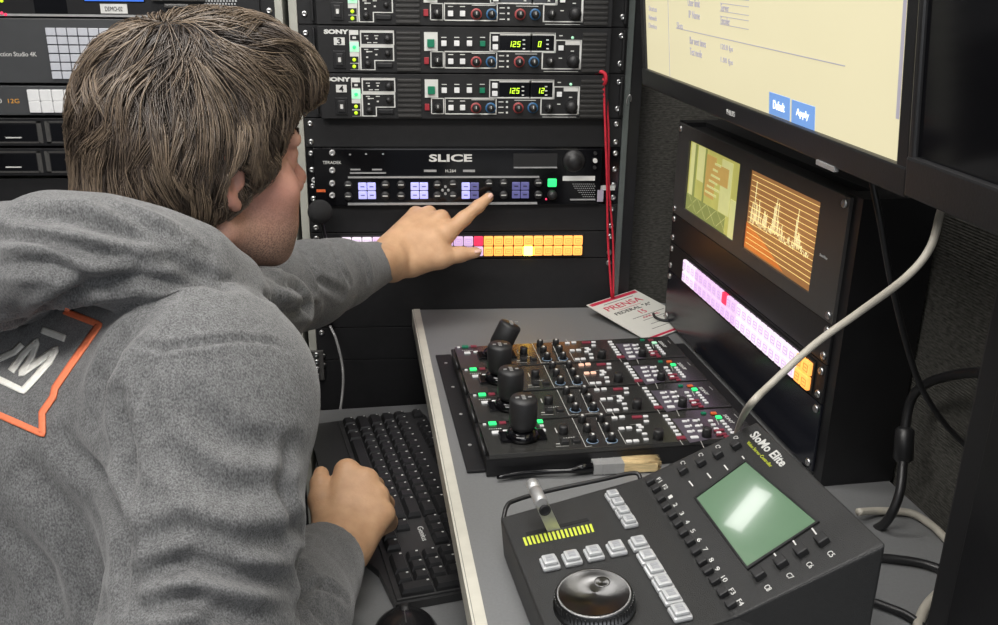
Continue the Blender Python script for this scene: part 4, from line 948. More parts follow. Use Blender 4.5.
# ---------------- mouse ----------------
mc = lz(sh(RR, 0, 0, -.384), 402, 607, .03); MF = sh(RR, mc[0]+.031, mc[1]+.002, -.384)
t = thing('computer_mouse', 'glossy black computer mouse at the bottom edge, below the keyboard', 'mouse', MF)
b = MB(); v = []; f = []; n1, n2 = 20, 12
for i in range(n1+1):
    a = i/n1; xx = -.055+.11*a; wv = .036*math.sqrt(max(0, 1-abs((a-.5)*2)**2.6)); hv = .034*math.sqrt(max(0, 1-abs((a-.55)*1.82)**2.4)) if abs((a-.55)*1.82) < 1 else 0
    for j_ in range(n2+1):
        q = math.pi*j_/n2; v.append((xx, -wv*math.cos(q)*(1-.08*math.sin(q)), .0005+hv*math.sin(q)**.75))
for i in range(n1):
    for j_ in range(n2): o0 = i*(n2+1)+j_; f.append((o0, o0+1, o0+n2+2, o0+n2+1))
b.add(v, f, True); b.build('shell', mat('glossy_black_plastic', (.012, .012, .013), .22, 0, .05), t)
MB().lathe((-.030, .004, .022), (0, 1, 0), [(.009, -.008), (.011, -.006), (.011, .000), (.009, .002)], 18).build('scroll_wheel', 'knob', t)
b = MB(); b.tube([(-.050, 0, .0155), (-.035, 0, .0275), (-.015, 0, .0335), (.0, 0, .0352)], .0007, 5); b.build('button_seam', 'greyp', t)

# ---------------- microphone with foam ball ----------------
t = thing('gooseneck_microphone', 'small microphone with black foam ball in front of the rack\'s left edge', 'microphone', None)
mcn = np.array(lp(FR, 320, 212, -.045))
bm = bmesh.new(); bmesh.ops.create_icosphere(bm, subdivisions=4, radius=.0185)
for q in bm.verts: q.co *= 1+.012*noise.noise(q.co*400)
me = bpy.data.meshes.new('foam_ball'); bm.to_mesh(me); bm.free(); me.materials.append(mat('black_foam', (.014, .014, .015), .95, 0, .3, 800, .8, 1500)); me.polygons.foreach_set('use_smooth', [True]*len(me.polygons))
inst(me, 'foam_ball', t, tuple(mcn))
gn = bez([mcn+[.001, .002, -.014], mcn+[.006, .012, -.05], np.array(lp(FR, 333, 262, -.03)), np.array(lp(FR, 330, 300, -.018)), np.array(lp(FR, 329, 322, -.0105))], 8)
MB().tube(gn, .0028, 8).build('gooseneck', 'rubber', t)
MB().cyl(gn[-1]-np.array([0, 0, .006]), (0, 0, 1), .006, .010, 14).build('socket', 'blk', t)

# ---------------- cables ----------------
def cable(label, pts, r, m, name='cable', seg=10):
    t = thing(name, label, 'cable', None); MB().tube(bez(pts, 10), r, seg).build('cable_jacket', m, t); return t
lf = lambda u, v, y: np.array(lp(FR, u, v, y))
cable('thin grey cable hanging beside the keyboard, left of the desk', [lf(330, 326, -.02), lf(337, 342, -.035), lf(343, 372, -.06), lf(341, 405, -.10), lf(333, 440, -.16), lf(327, 470, -.22)], .0022, mat('grey_glossy_cable', (.20, .20, .20), .2, 0, .05))
def wr_(u, v, y): q = lp(RR, u, v, y); return RR[:3, :3]@q+RR[:3, 3]
cable('off-white cable curving from under the dark monitor to the controller', [wr_(944, 200, -.06), wr_(940, 214, -.07), wr_(930, 248, -.085), wr_(905, 278, -.10), wr_(858, 313, -.115), wr_(815, 344, -.14), wr_(772, 383, -.17), wr_(748, 408, -.19), P(738, 428, 1.02), P(733, 446, 1.04)], .0029, 'cablew')
cable('glossy black cable hanging diagonally between the racks', [wr_(872, 180, -.05), wr_(881, 225, -.04), wr_(893, 290, -.02), wr_(915, 372, .02), wr_(938, 415, .05), wr_(965, 445, .076), wr_(985, 462, .078)], .0028, 'rubber')
t = cable('thick black cable with a moulded plug hanging behind the controller', [wr_(985, 372, .03), wr_(960, 374, .04), wr_(930, 382, .05), wr_(912, 398, .05), wr_(905, 430, .045), wr_(903, 462, .04), wr_(899, 495, .03), wr_(886, 522, .02), wr_(868, 532, .02)], .0046, 'rubber')
a, b_ = wr_(905, 429, .045), wr_(903, 462, .042); MB().lathe(a, b_-a, [(.006, -.002), (.009, .001), (.0095, np.linalg.norm(b_-a)*.9), (.0065, np.linalg.norm(b_-a))], 16).build('moulded_plug', 'rubber', t)
dz = lambda u, v, z=.004: onz(u, v, ZD+z)
cable('off-white cable lying on the desk behind the controller', [dz(858, 512, .012), dz(880, 511, .006), dz(910, 513, .005), dz(930, 524, .005), dz(945, 538, .005), dz(953, 549, .005), dz(965, 570, .005)], .0040, 'cablew')
cable('off-white cable at the bottom right corner beside the black case', [dz(958, 578, .006), dz(945, 588, .006), dz(928, 604, .005), dz(920, 620, .005), dz(915, 640, .005)], .0045, 'cablew')
cable('black cable on the desk, upper of those right of the controller', [dz(870, 557, .005), dz(895, 559, .005), dz(925, 564, .005), dz(955, 575, .005)], .0042, 'rubber')
cable('black cable on the desk, lowest of those right of the controller', [dz(868, 600, .005), dz(885, 606, .005), dz(905, 614, .005), dz(922, 626, .005), dz(930, 640, .005)], .0036, 'rubber')
# ---------------- the person: signed-distance sculpting, polygonised with surface nets ----------------
class SDF:
    def __init__(s): s.it = []
    def rc(s, a, b, ra, rb, k=.01, op='u'):             # round cone
        a, b = np.array(a, float), np.array(b, float); s.it.append(('rc', a, b, ra, rb, k, op, (a+b)/2, np.linalg.norm(a-b)/2+max(ra, rb))); return s
    def ch(s, pts, rs, k=.01):
        for i in range(len(pts)-1): s.rc(pts[i], pts[i+1], rs[i], rs[i+1], k)
        return s
    def el(s, c, r, R=None, k=.01, op='u'):             # ellipsoid, R rows = its axes
        c = np.array(c, float); s.it.append(('el', c, np.array(r, float), np.eye(3) if R is None else np.array(R, float), 0, k, op, c, max(r))); return s
    def cc(s, a, b, ra, rb, k=.01, rd=.004, op='u'):    # flat-ended cone
        a, b = np.array(a, float), np.array(b, float); s.it.append(('cc', a, b, ra, rb, k, op, (a+b)/2, np.linalg.norm(a-b)/2+max(ra, rb)+rd, rd)); return s
    def ev(s, p, cen=None, rad=0):
        d = np.full(len(p), 1.)
        for q in s.it:
            if cen is not None and np.linalg.norm(q[7]-cen) > q[8]+rad+q[5]*1.5+.02: continue
            if q[0] == 'el':
                e = (p-q[1])@q[3].T; k0 = np.linalg.norm(e/q[2], axis=1); k1 = np.linalg.norm(e/q[2]**2, axis=1)+1e-9; v = k0*(k0-1)/k1
            else:
                ab = q[2]-q[1]; L2 = ab@ab; t = (p-q[1])@ab/L2
                if q[0] == 'rc':
                    tc = np.clip(t, 0, 1); v = np.linalg.norm(p-q[1]-tc[:, None]*ab, axis=1)-(q[3]+(q[4]-q[3])*tc)
                else:
                    L = math.sqrt(L2); tc = np.clip(t, 0, 1); rad_ = np.linalg.norm(p-q[1]-t[:, None]*ab, axis=1)-(q[3]+(q[4]-q[3])*tc)
                    ax = (np.abs(t-.5)-.5)*L; rr = q[9]; x, y = rad_+rr, ax+rr
                    v = np.minimum(np.maximum(x, y), 0)+np.hypot(np.maximum(x, 0), np.maximum(y, 0))-rr
            k = q[5]
            if q[6] == 'u':
                h = np.maximum(k-np.abs(d-v), 0)/k; d = np.minimum(d, v)-h*h*k*.25
            else:
                h = np.maximum(k-np.abs(-d-v), 0)/k; d = np.maximum(d, -v)+h*h*k*.25
        return d
    def mesh(s, cell, B=16):
        lo = np.min([q[7]-q[8] for q in s.it if q[6] == 'u'], axis=0)-.02; hi = np.max([q[7]+q[8] for q in s.it if q[6] == 'u'], axis=0)+.02
        nb = np.ceil((hi-lo)/(cell*B)).astype(int); N = nb*B+2; hd = cell*B*.87
        g = np.stack(np.meshgrid(*[np.arange(B+1)]*3, indexing='ij'), -1).reshape(-1, 3)
        K, Vv, Q = [], [], []
        for bi in np.ndindex(*nb):
            o = np.array(bi)*B; c = lo+(o+B/2)*cell
            if abs(s.ev(c[None], c, hd)[0]) > hd*2.2: continue
            d = s.ev(lo+(g+o)*cell, c, hd).reshape(B+1, B+1, B+1)
            if d.min() > 0 or d.max() < 0: continue
            ins = d < 0
            corners = [ins[i:B+i, j:B+j, k:B+k] for i in (0, 1) for j in (0, 1) for k in (0, 1)]
            sm_ = sum(c_.astype(int) for c_ in corners); act = (sm_ > 0) & (sm_ < 8); idx = np.argwhere(act)
            if len(idx) == 0: continue
            acc = np.zeros((len(idx), 3)); cnt = np.zeros(len(idx)); ii = idx
            for ax_ in range(3):
                e = np.zeros(3, int); e[ax_] = 1; o1, o2 = [a for a in range(3) if a != ax_]
                for u in (0, 1):
                    for v in (0, 1):
                        st = np.zeros(3, int); st[o1] = u; st[o2] = v; p0 = ii+st; p1 = p0+e
                        d0 = d[tuple(p0.T)]; d1 = d[tuple(p1.T)]; m = (d0 < 0) != (d1 < 0); t = np.where(m, d0/(d0-d1+1e-12), 0)
                        acc += np.where(m[:, None], p0+t[:, None]*e, 0); cnt += m
            vid = ii+o; K.append((vid[:, 0]*N[1]+vid[:, 1])*N[2]+vid[:, 2]); Vv.append(lo+(acc/cnt[:, None]+o)*cell)
            for ax_ in range(3):
                e = np.zeros(3, int); e[ax_] = 1; o1, o2 = (ax_+1) % 3, (ax_+2) % 3
                a = d[:B, :B, :B]; sl = [slice(0, B)]*3; sl[ax_] = slice(1, B+1); b = d[tuple(sl)]
                pts = np.argwhere((a < 0) != (b < 0))
                if len(pts) == 0: continue
                fl_ = a[tuple(pts.T)] < 0; pts = pts+o; u = np.zeros(3, int); u[o1] = 1; v = np.zeros(3, int); v[o2] = 1
                q = np.stack([pts-u-v, pts-v, pts, pts-u], 1); q = (q[..., 0]*N[1]+q[..., 1])*N[2]+q[..., 2]
                q[~fl_] = q[~fl_][:, ::-1]; Q.append(q)
        K = np.concatenate(K); Vv = np.concatenate(Vv); Q = np.concatenate(Q); od = np.argsort(K); K = K[od]; Vv = Vv[od]
        j = np.searchsorted(K, Q); j = np.clip(j, 0, len(K)-1); ok = (K[j] == Q).all(1); return Vv, j[ok]
def to_obj(name, v, f, m, parent, attrs=None):
    me = bpy.data.meshes.new(name); me.vertices.add(len(v)); me.vertices.foreach_set('co', v.ravel().astype(np.float32))
    nf = len(f); k = f.shape[1]; me.loops.add(nf*k); me.polygons.add(nf); me.loops.foreach_set('vertex_index', f.ravel().astype(np.int32))
    me.polygons.foreach_set('loop_start', np.arange(0, nf*k, k, dtype=np.int32)); me.polygons.foreach_set('use_smooth', np.ones(nf, bool))
    me.update(calc_edges=True); me.validate()
    for nm, a in (attrs or {}).items():
        at = me.attributes.new(nm, 'FLOAT', 'POINT'); at.data.foreach_set('value', a.astype(np.float32))
    me.materials.append(M[m] if isinstance(m, str) else m)
    o = bpy.data.objects.new(name, me); COL.objects.link(o); o.parent = parent; return o
def vnormals(v, f):
    n = np.zeros_like(v); a = np.cross(v[f[:, 2]]-v[f[:, 0]], v[f[:, 3]]-v[f[:, 1]])
    for k in range(4): np.add.at(n, f[:, k], a)
    return n/(np.linalg.norm(n, axis=1)[:, None]+1e-12)

# head frame: origin between the ears, x right, y forward, z up
HA, HB = math.radians(42.5), math.radians(3)
HF = np.array([math.cos(HA)*math.cos(HB), math.sin(HA)*math.cos(HB), -math.sin(HB)]); HRt = np.array([math.sin(HA), -math.cos(HA), 0.]); HU = np.cross(HRt, HF)
HO = P(236, 190, .79)-.076*HRt; HR3 = np.stack([HRt, HF, HU])
def H(x, y, z): return HO+HRt*x+HF*y+HU*z
BA = math.radians(42); BF = np.array([math.cos(BA), math.sin(BA), 0]); BR = np.array([math.sin(BA), -math.cos(BA), 0]); UZ = np.array([0, 0, 1.])
BR3 = np.stack([BR, BF, UZ])
C7 = H(0, -.075, -.135)
RS, LS = P(208, 392, .745), P(60, 312, .93)
RE, RWr = P(190, 740, .665), P(336, 549, .985)
LE, LWr = P(262, 300, 1.135), P(382, 263, 1.35)
PEL = C7-BF*.19-UZ*.46
def sp(t): return C7*(1-t)+PEL*t
body = SDF()
# torso and limbs under the clothes
for t_, rx, ry, rz in ((.12, .13, .075, .08), (.32, .155, .10, .12), (.55, .145, .10, .12), (.78, .14, .10, .12), (1, .16, .115, .10)): body.el(sp(t_)+BF*.05, (rx, ry, rz), BR3, .05)
body.rc(LS, RS, .045, .045, .04)
for s_, e_, w_ in ((RS, RE, RWr), (LS, LE, LWr)): body.ch([s_, e_, w_-(w_-e_)*.12], [.048, .036, .028], .02)
# neck and head
body.rc(H(0, -.035, -.03), C7+BF*.03, .052, .058, .03).rc(H(0, -.01, -.06), C7+BF*.07-UZ*.03, .045, .052, .03)
def hel(x, y, z, a, b, c, k=.012, op='u'):
    for sx in ((1,) if x == 0 else (1, -1)): body.el(H(x*sx, y, z), (a, b, c), HR3, k, op)
def hrc(p, q, ra, rb, k=.008, op='u'):
    for sx in ((1,) if p[0] == 0 and q[0] == 0 else (1, -1)): body.rc(H(p[0]*sx, p[1], p[2]), H(q[0]*sx, q[1], q[2]), ra, rb, k, op)
hel(0, -.001, .055, .071, .085, .073); hel(0, .048, .052, .058, .043, .048, .02); hel(0, .045, -.012, .057, .050, .062, .02)
hel(0, .045, -.050, .051, .046, .034, .02); hel(0, .078, -.073, .022, .016, .015, .02); hel(.036, .055, -.045, .020, .030, .026, .02)
hrc((.056, -.002, -.040), (.028, .068, -.072), .015, .014, .018); hel(.042, .064, -.012, .020, .018, .018, .02)
hrc((0, .092, .024), (0, .112, -.008), .0068, .0095, .008); hel(0, .114, -.012, .0105, .0100, .0090, .006); hel(.011, .104, -.017, .0085, .010, .0075, .005)
hrc((.012, .092, .034), (.045, .080, .034), .008, .008, .01); hel(.031, .101, .017, .016, .011, .010, .008, 's')
hel(.031, .0785, .0195, .0150, .0140, .0115, .003); hel(.031, .0775, .0105, .0140, .0135, .0075, .003)
hel(0, .091, -.044, .024, .010, .012, .008); hel(0, .100, -.047, .020, .007, .0042, .003); hel(0, .0985, -.056, .017, .007, .0048, .003); hel(0, .108, -.0515, .020, .006, .0009, .002, 's')
hel(.006, .110, -.022, .0035, .004, .003, .002, 's')
# ears
er = [(.075, .004, .028), (.078, -.008, .034), (.082, -.017, .031), (.083, -.020, .018), (.081, -.015, .003), (.077, -.007, -.008), (.075, -.001, -.013)]
for i in range(len(er)-1): hrc(er[i], er[i+1], .0042, .0045 if i < 4 else .0062, .004)
hel(.0745, -.006, .012, .006, .013, .021, .004); hel(.081, -.003, .010, .005, .006, .009, .003, 's'); hrc((.076, .005, .014), (.077, .004, .004), .0034, .0034, .004)
# the left hand, index finger pointing, thumb below, other fingers folded
def hand_pt(u, v, d): return P(u, v, d)
Wl = LWr; D0 = 1.35
A = lambda u, v, d: P(u, v, d)
body.cc(LE*.25+Wl*.75, A(393, 259, 1.36), .030, .0275, .01)
# palm slab
mc = [A(446, 234, 1.395), A(437, 221, 1.405), A(424, 217, 1.415), A(413, 219, 1.42)]
wr = [A(392, 268, 1.362), A(392, 259, 1.362), A(392, 252, 1.365), A(391, 247, 1.37)]
for a, b, ra, rb in zip(wr, mc, (.021, .023, .022, .020), (.0145, .0145, .0145, .014)): body.rc(a, b, ra, rb, .012)
body.rc(A(415, 245, 1.39), A(430, 240, 1.395), .026, .022, .012)
body.rc(A(411, 264, 1.375), A(440, 252, 1.385), .019, .015, .014)
# index
body.ch([mc[0], A(464, 218.5, 1.405), A(478, 206.5, 1.413), A(488.5, 197.5, 1.421)], [.0142, .0108, .0092, .0078], .006)
# folded fingers: knuckle, bend, back into the palm
for (kn_, p1, p2) in (((441.5, 217.5, 1.407), (452, 232, 1.437), (438, 246, 1.432)), ((429, 213.5, 1.42), (440, 230, 1.45), (425, 246, 1.44)), ((416, 214, 1.425), (425, 232, 1.45), (412, 246, 1.44))):
    body.ch([A(*kn_), A(*p1), A(*p2)], [.0125, .0095, .0085], .004)
# thumb
body.ch([A(413, 262, 1.375), A(440, 258, 1.385), A(460, 254.5, 1.395), A(475.5, 252.5, 1.402)], [.020, .0155, .0108, .0086], .008)
# the right fist resting at the keyboard
d0 = 1.02
A2 = lambda u, v, d: P(u, v, d)
mc2 = [A2(347, 473, 1.045), A2(366, 482, 1.04), A2(376, 497, 1.03), A2(382, 515, 1.015)]
wr2 = [A2(329, 540, .985), A2(338, 544, .985), A2(346, 548, .985), A2(353, 552, .985)]
body.cc(RE*.3+RWr*.7, A2(339, 540, .995), .029, .029, .01)
for a, b, ra, rb in zip(wr2, mc2, (.018, .020, .020, .018), (.0150, .0145, .0140, .0125)): body.rc(a, b, ra, rb, .014)
body.el(A2(352, 512, 1.03), (.032, .032, .024), None, .012)
for kn_, p1, p2 in (((347, 471, 1.047), (352, 472, 1.092), (344, 494, 1.088)), ((366, 480, 1.043), (375, 486, 1.085), (362, 505, 1.082)), ((377, 497, 1.032), (385, 504, 1.072), (370, 519, 1.07)), ((383, 514, 1.018), (388, 522, 1.055), (374, 533, 1.055))):
    body.ch([A2(*kn_), A2(*p1), A2(*p2)], [.0135, .0105, .009], .0045)
body.ch([A2(327, 524, 1.0), A2(320, 500, 1.02), A2(320, 484, 1.035), A2(321, 474, 1.048)], [.016, .0125, .0105, .0088], .006)
bv, bf = body.mesh(.0026)
hl_ = (bv-HO)@HR3.T                                     # head-frame coordinates for the colouring
inh = (np.linalg.norm(bv-HO, axis=1) < .2)
st = np.exp(-((hl_[:, 2]+.065)/.038)**2)*(hl_[:, 1] > -.02)*np.clip((hl_[:, 1]+.02)/.04, 0, 1)*inh
st *= 1-np.exp(-((hl_[:, 0])**2/.0006+(hl_[:, 2]+.051)**2/.00007+(np.minimum(hl_[:, 1]-.09, 0))**2/.0004))
ck = inh*(np.exp(-(((np.abs(hl_[:, 0])-.045)/.03)**2+((hl_[:, 2]+.015)/.035)**2+((hl_[:, 1]-.06)/.05)**2))+np.exp(-((hl_[:, 1]-.115)/.016)**2-((hl_[:, 2]+.01)/.02)**2)+.7*np.exp(-((hl_[:, 1]+.01)/.025)**2-((np.abs(hl_[:, 0])-.085)/.008)**2))
def skin_mat():
    m = bpy.data.materials.new('skin'); m.use_nodes = True; nt = m.node_tree; b = nt.nodes['Principled BSDF']; L_ = nt.links.new
    b.inputs['Roughness'].default_value = .5; b.inputs['Subsurface Weight'].default_value = .12; b.inputs['Subsurface Radius'].default_value = (.9, .35, .2); b.inputs['Subsurface Scale'].default_value = .008
    tc = nt.nodes.new('ShaderNodeTexCoord')
    def nz(sc, de=4):
        n = nt.nodes.new('ShaderNodeTexNoise'); n.inputs['Scale'].default_value = sc; n.inputs['Detail'].default_value = de; L_(tc.outputs['Object'], n.inputs['Vector']); return n.outputs['Fac']
    def ramp(f, c0, c1, p0=.3, p1=.7):
        r = nt.nodes.new('ShaderNodeValToRGB'); r.color_ramp.elements[0].position = p0; r.color_ramp.elements[1].position = p1; r.color_ramp.elements[0].color = (*c0, 1); r.color_ramp.elements[1].color = (*c1, 1); L_(f, r.inputs['Fac']); return r.outputs['Color']
    def mix(f, a, c):
        x = nt.nodes.new('ShaderNodeMix'); x.data_type = 'RGBA'; L_(f, x.inputs[0]); L_(a, x.inputs[6]); L_(c, x.inputs[7]); return x.outputs[2]
    def attr(n):
        a = nt.nodes.new('ShaderNodeAttribute'); a.attribute_name = n; return a.outputs['Fac']
    base = ramp(nz(55), (.49, .285, .16), (.60, .365, .215)); face = ramp(nz(60), (.52, .28, .21), (.62, .355, .275))
    c = mix(attr('face'), base, face); c = mix(attr('flush'), c, ramp(nz(30), (.54, .22, .18), (.60, .26, .21)))
    c = mix(attr('stubble'), c, ramp(nz(650, 1), (.13, .085, .065), (.42, .26, .20), .35, .62))
    L_(c, b.inputs['Base Color'])
    bp = nt.nodes.new('ShaderNodeBump'); bp.inputs['Strength'].default_value = .25; bp.inputs['Distance'].default_value = .001; L_(nz(420), bp.inputs['Height']); L_(bp.outputs['Normal'], b.inputs['Normal']); return m
M['skin'] = skin_mat()
per = thing('person', 'dark-haired person in a grey hooded sweatshirt seated at the racks, pointing at a button', 'person', sh(FR, PEL[0], PEL[1], -1.0))
off = np.array([PEL[0], PEL[1], -1.0])
to_obj('body', bv-off, bf, 'skin', per, dict(face=inh.astype(float), flush=np.clip(ck, 0, 1)*.7, stubble=np.clip(st, 0, 1)*.9))
HL = lambda p: np.asarray(p)-off
for sx in (1, -1):
    c_ = H(.031*sx, .0795, .0155); e = MB().lathe(HL(c_-HF*.0118), HF, [(.0005, 0)]+[(.0118*math.sin(a), .0118-.0118*math.cos(a)) for a in np.linspace(.2, math.pi-.05, 14)], 20).build('eye', mat('eye_white', (.75, .72, .68), .15), per)
    MB().lathe(HL(c_+HF*.0102), HF, [(.0055, 0), (.0050, .0012), (.0002, .0018)], 16).build('iris', mat('brown_iris', (.06, .03, .015), .1), e)
    b = MB(); rr = random.Random(2)
    for k in range(160):
        q = rr.random(); x0 = sx*(.014+.032*q); p0 = HL(H(x0, .099-.018*q**1.5, .035+.004*math.sin(q*2.6)+rr.uniform(-.003, .003))); b.tube([p0, p0+HRt*sx*.006+HU*.001+HF*.0008], [.0004, .0001], 3)
    b.build('eyebrow', mat('dark_brow_hair', (.05, .03, .02), .6), per)
nail_m = mat('fingernail', (.66, .42, .34), .25, 0, .03)
for nm, c_, ax_, sd in (('thumbnail', P(477.5, 250.2, 1.3955), P(476, 252.5, 1.402)-P(462, 254.5, 1.395), UZ*.8-CF*.5), ('fingernail', P(489.5, 196.0, 1.4145), P(489, 197.5, 1.421)-P(478, 206.5, 1.413), -CF+UZ*.2)):
    ax_ = ax_/np.linalg.norm(ax_); n3 = sd-ax_*(sd@ax_); n3 /= np.linalg.norm(n3); s3 = np.cross(n3, ax_)
    b = MB(); vv = []; ff = []
    for i in range(7):
        for j in range(9):
            x_, y_ = (i/6-.5)*2, (j/8-.5)*2; vv.append(HL(c_+ax_*x_*.0060+s3*y_*.0048*(1-.25*x_*x_)+n3*(.0012-.0022*y_*y_-.0006*x_*x_)))
    for i in range(6):
        for j in range(8): o0 = i*9+j; ff.append((o0, o0+1, o0+10, o0+9))
    b.add(vv, ff, True); o = b.build(nm, nail_m, per); so = o.modifiers.new('thickness', 'SOLIDIFY'); so.thickness = .0006
# ---------------- hooded sweatshirt ----------------
hood = SDF()
for t_, rx, ry, rz in ((.16, .150, .095, .09), (.34, .180, .125, .12), (.55, .170, .125, .13), (.78, .172, .130, .14), (1.0, .185, .140, .11)): hood.el(sp(t_)+BF*.05, (rx, ry, rz), BR3, .06)
hood.rc(LS, RS, .060, .066, .05)
hood.rc(sp(.22)+BF*-.01, RS+UZ*-.02, .09, .072, .06); hood.rc(sp(.22)+BF*.0, LS+UZ*-.02, .09, .06, .06)
# right sleeve, broad at the upper arm and creased at the elbow
hood.ch([RS, RS*.62+RE*.38+BR*.006, RS*.25+RE*.75, RE], [.074, .067, .064, .058], .03)
ef = RWr-RE
hood.ch([RE, RE+ef*.30, RE+ef*.58, RE+ef*.78], [.058, .058, .054, .046], .025)
hood.cc(RE+ef*.70, RE+ef*.92, .048, .0405, .012)
# left sleeve
el_ = LWr-LE
hood.ch([LS, LS*.45+LE*.55-UZ*.006, LE, LE+el_*.35, LE+el_*.62], [.066, .063, .058, .051, .045], .03)
hood.cc(LE+el_*.55, LE+el_*1.0, .046, .0345, .012)
# hood bunched behind the neck
hp = [P(243, 315, .83), P(218, 292, .79), P(184, 270, .755), P(143, 256, .73), P(98, 246, .72), P(55, 245, .725), P(10, 262, .75), P(-28, 288, .81), P(-10, 295, .90), P(70, 285, .97), P(150, 290, .98)]
hood.ch(hp, [.024, .030, .033, .035, .036, .038, .040, .040, .038, .034, .03], .02)
hp2 = [P(240, 312, .80), P(200, 300, .755), P(150, 270, .725), P(95, 259, .705), P(45, 270, .70), P(-8, 292, .72), P(-38, 305, .77)]
hood.ch(hp2, [.014, .016, .019, .021, .025, .029, .028], .012)
hood.ch([P(262, 300, .86), P(272, 312, .92), P(240, 315, .97)], [.026, .032, .04], .03)
hood.rc(C7+BF*.03-UZ*.02, C7+BF*.10-UZ*.08, .066, .07, .03)
hv, hf_ = hood.mesh(.0042)
# cloth folds: creases traced over the cloth pressed into it along the normals
def bvh(v, f): return BVHTree.FromPolygons([tuple(q) for q in v], [tuple(q) for q in f], all_triangles=False)
tree = bvh(hv, hf_); co = Vector(CAMP)
def hit(u, v, tr=None):
    d = Vector(ray(u, v)).normalized(); r = (tr or tree).ray_cast(co, d); return None if r[0] is None else np.array(r[0])
hn = vnormals(hv, hf_)
def fold(px, wd, depth):
    pts = []
    for a, b in zip(px[:-1], px[1:]):
        n = max(2, int(math.hypot(b[0]-a[0], b[1]-a[1])/3))
        for k in range(n): pts.append(hit(a[0]+(b[0]-a[0])*k/n, a[1]+(b[1]-a[1])*k/n))
    pts = [q for q in pts if q is not None]
    if len(pts) < 2: return
    pts = np.array(pts); lo = pts.min(0)-wd*4; hi = pts.max(0)+wd*4; m = np.where(((hv0 > lo) & (hv0 < hi)).all(1))[0]
    if len(m) == 0: return
    d = np.full(len(m), 9.); ti = np.zeros(len(m))
    for i, q in enumerate(pts):
        e = np.linalg.norm(hv0[m]-q, axis=1); s_ = e < d; d[s_] = e[s_]; ti[s_] = i/(len(pts)-1)
    prof = 1.45*(-np.exp(-(d/wd)**2)+.55*np.exp(-((d-1.9*wd)/(.9*wd))**2))*depth*np.sqrt(np.clip(np.sin(np.pi*np.clip(ti, .04, .96)), 0, 1))
    hv[m] += hn[m]*prof[:, None]
hv0 = hv.copy()
# soft overall rumpling
q = hv0*1.0; rng2 = np.random.default_rng(11); dsp = np.zeros(len(hv))
for k in range(26):
    w_ = rng2.normal(size=3); w_ /= np.linalg.norm(w_); fr_ = rng2.uniform(14, 62); ph_ = rng2.uniform(0, 6.28); w2_ = rng2.normal(size=3)*11
    dsp += np.sin((q@w_)*fr_+1.3*np.sin(q@w2_)+ph_)*(.020/fr_)
hv += hn*dsp[:, None]
F1, F2 = .0075, .0045
fold([(130, 345), (165, 350), (205, 343), (240, 338), (272, 341), (292, 352)], .0026, .0030)   # armhole seam
fold([(165, 352), (146, 380), (130, 425), (126, 475), (133, 525), (137, 590), (140, 640)], .0030, .0026)
fold([(118, 400), (128, 450), (131, 500)], F1, .006); fold([(60, 440), (95, 480), (120, 530), (128, 600)], F1*1.2, .006)
fold([(150, 320), (120, 345), (100, 380), (92, 420)], F1*1.3, .005); fold([(30, 470), (70, 520), (95, 580), (100, 640)], F1*1.4, .005)
fold([(0, 520), (40, 570), (60, 640)], F1*1.4, .005)
fold([(145, 575), (190, 560), (240, 575), (290, 590)], F1, .008); fold([(150, 605), (200, 600), (250, 612), (300, 612)], F1*.9, .007)
fold([(140, 545), (180, 530), (230, 545), (280, 540), (310, 520)], F1, .005); fold([(175, 640), (215, 622), (265, 632), (300, 640)], F1, .006)
fold([(290, 440), (280, 480), (290, 520), (310, 545)], F2*1.4, .004); fold([(300, 590), (325, 585), (350, 600)], F2, .004); fold([(295, 560), (305, 600), (330, 625)], F1, .005)
fold([(190, 400), (230, 440), (300, 450)], F1*1.2, .003); fold([(170, 460), (220, 490), (290, 490)], F1*1.2, .0035)
fold([(255, 300), (285, 312), (320, 305)], F2*1.4, .005); fold([(268, 278), (300, 292), (318, 318)], F2*1.5, .006); fold([(305, 255), (318, 280), (345, 296)], F2*1.3, .004); fold([(330, 240), (338, 262), (352, 285)], F2, .0035)
fold([(352, 244), (366, 262), (372, 284)], F2, .003)
fold([(20, 215), (80, 222), (150, 240), (200, 268)], F1, .005); fold([(0, 235), (60, 245), (110, 255), (170, 262), (225, 285)], F2, .006)
fold([(0, 330), (30, 320), (60, 300), (90, 283), (140, 272), (190, 283), (225, 296)], .006, .006)
fold([(100, 205), (140, 222), (180, 240)], F2, .004); fold([(0, 265), (50, 262), (90, 275)], F2*1.2, .005)
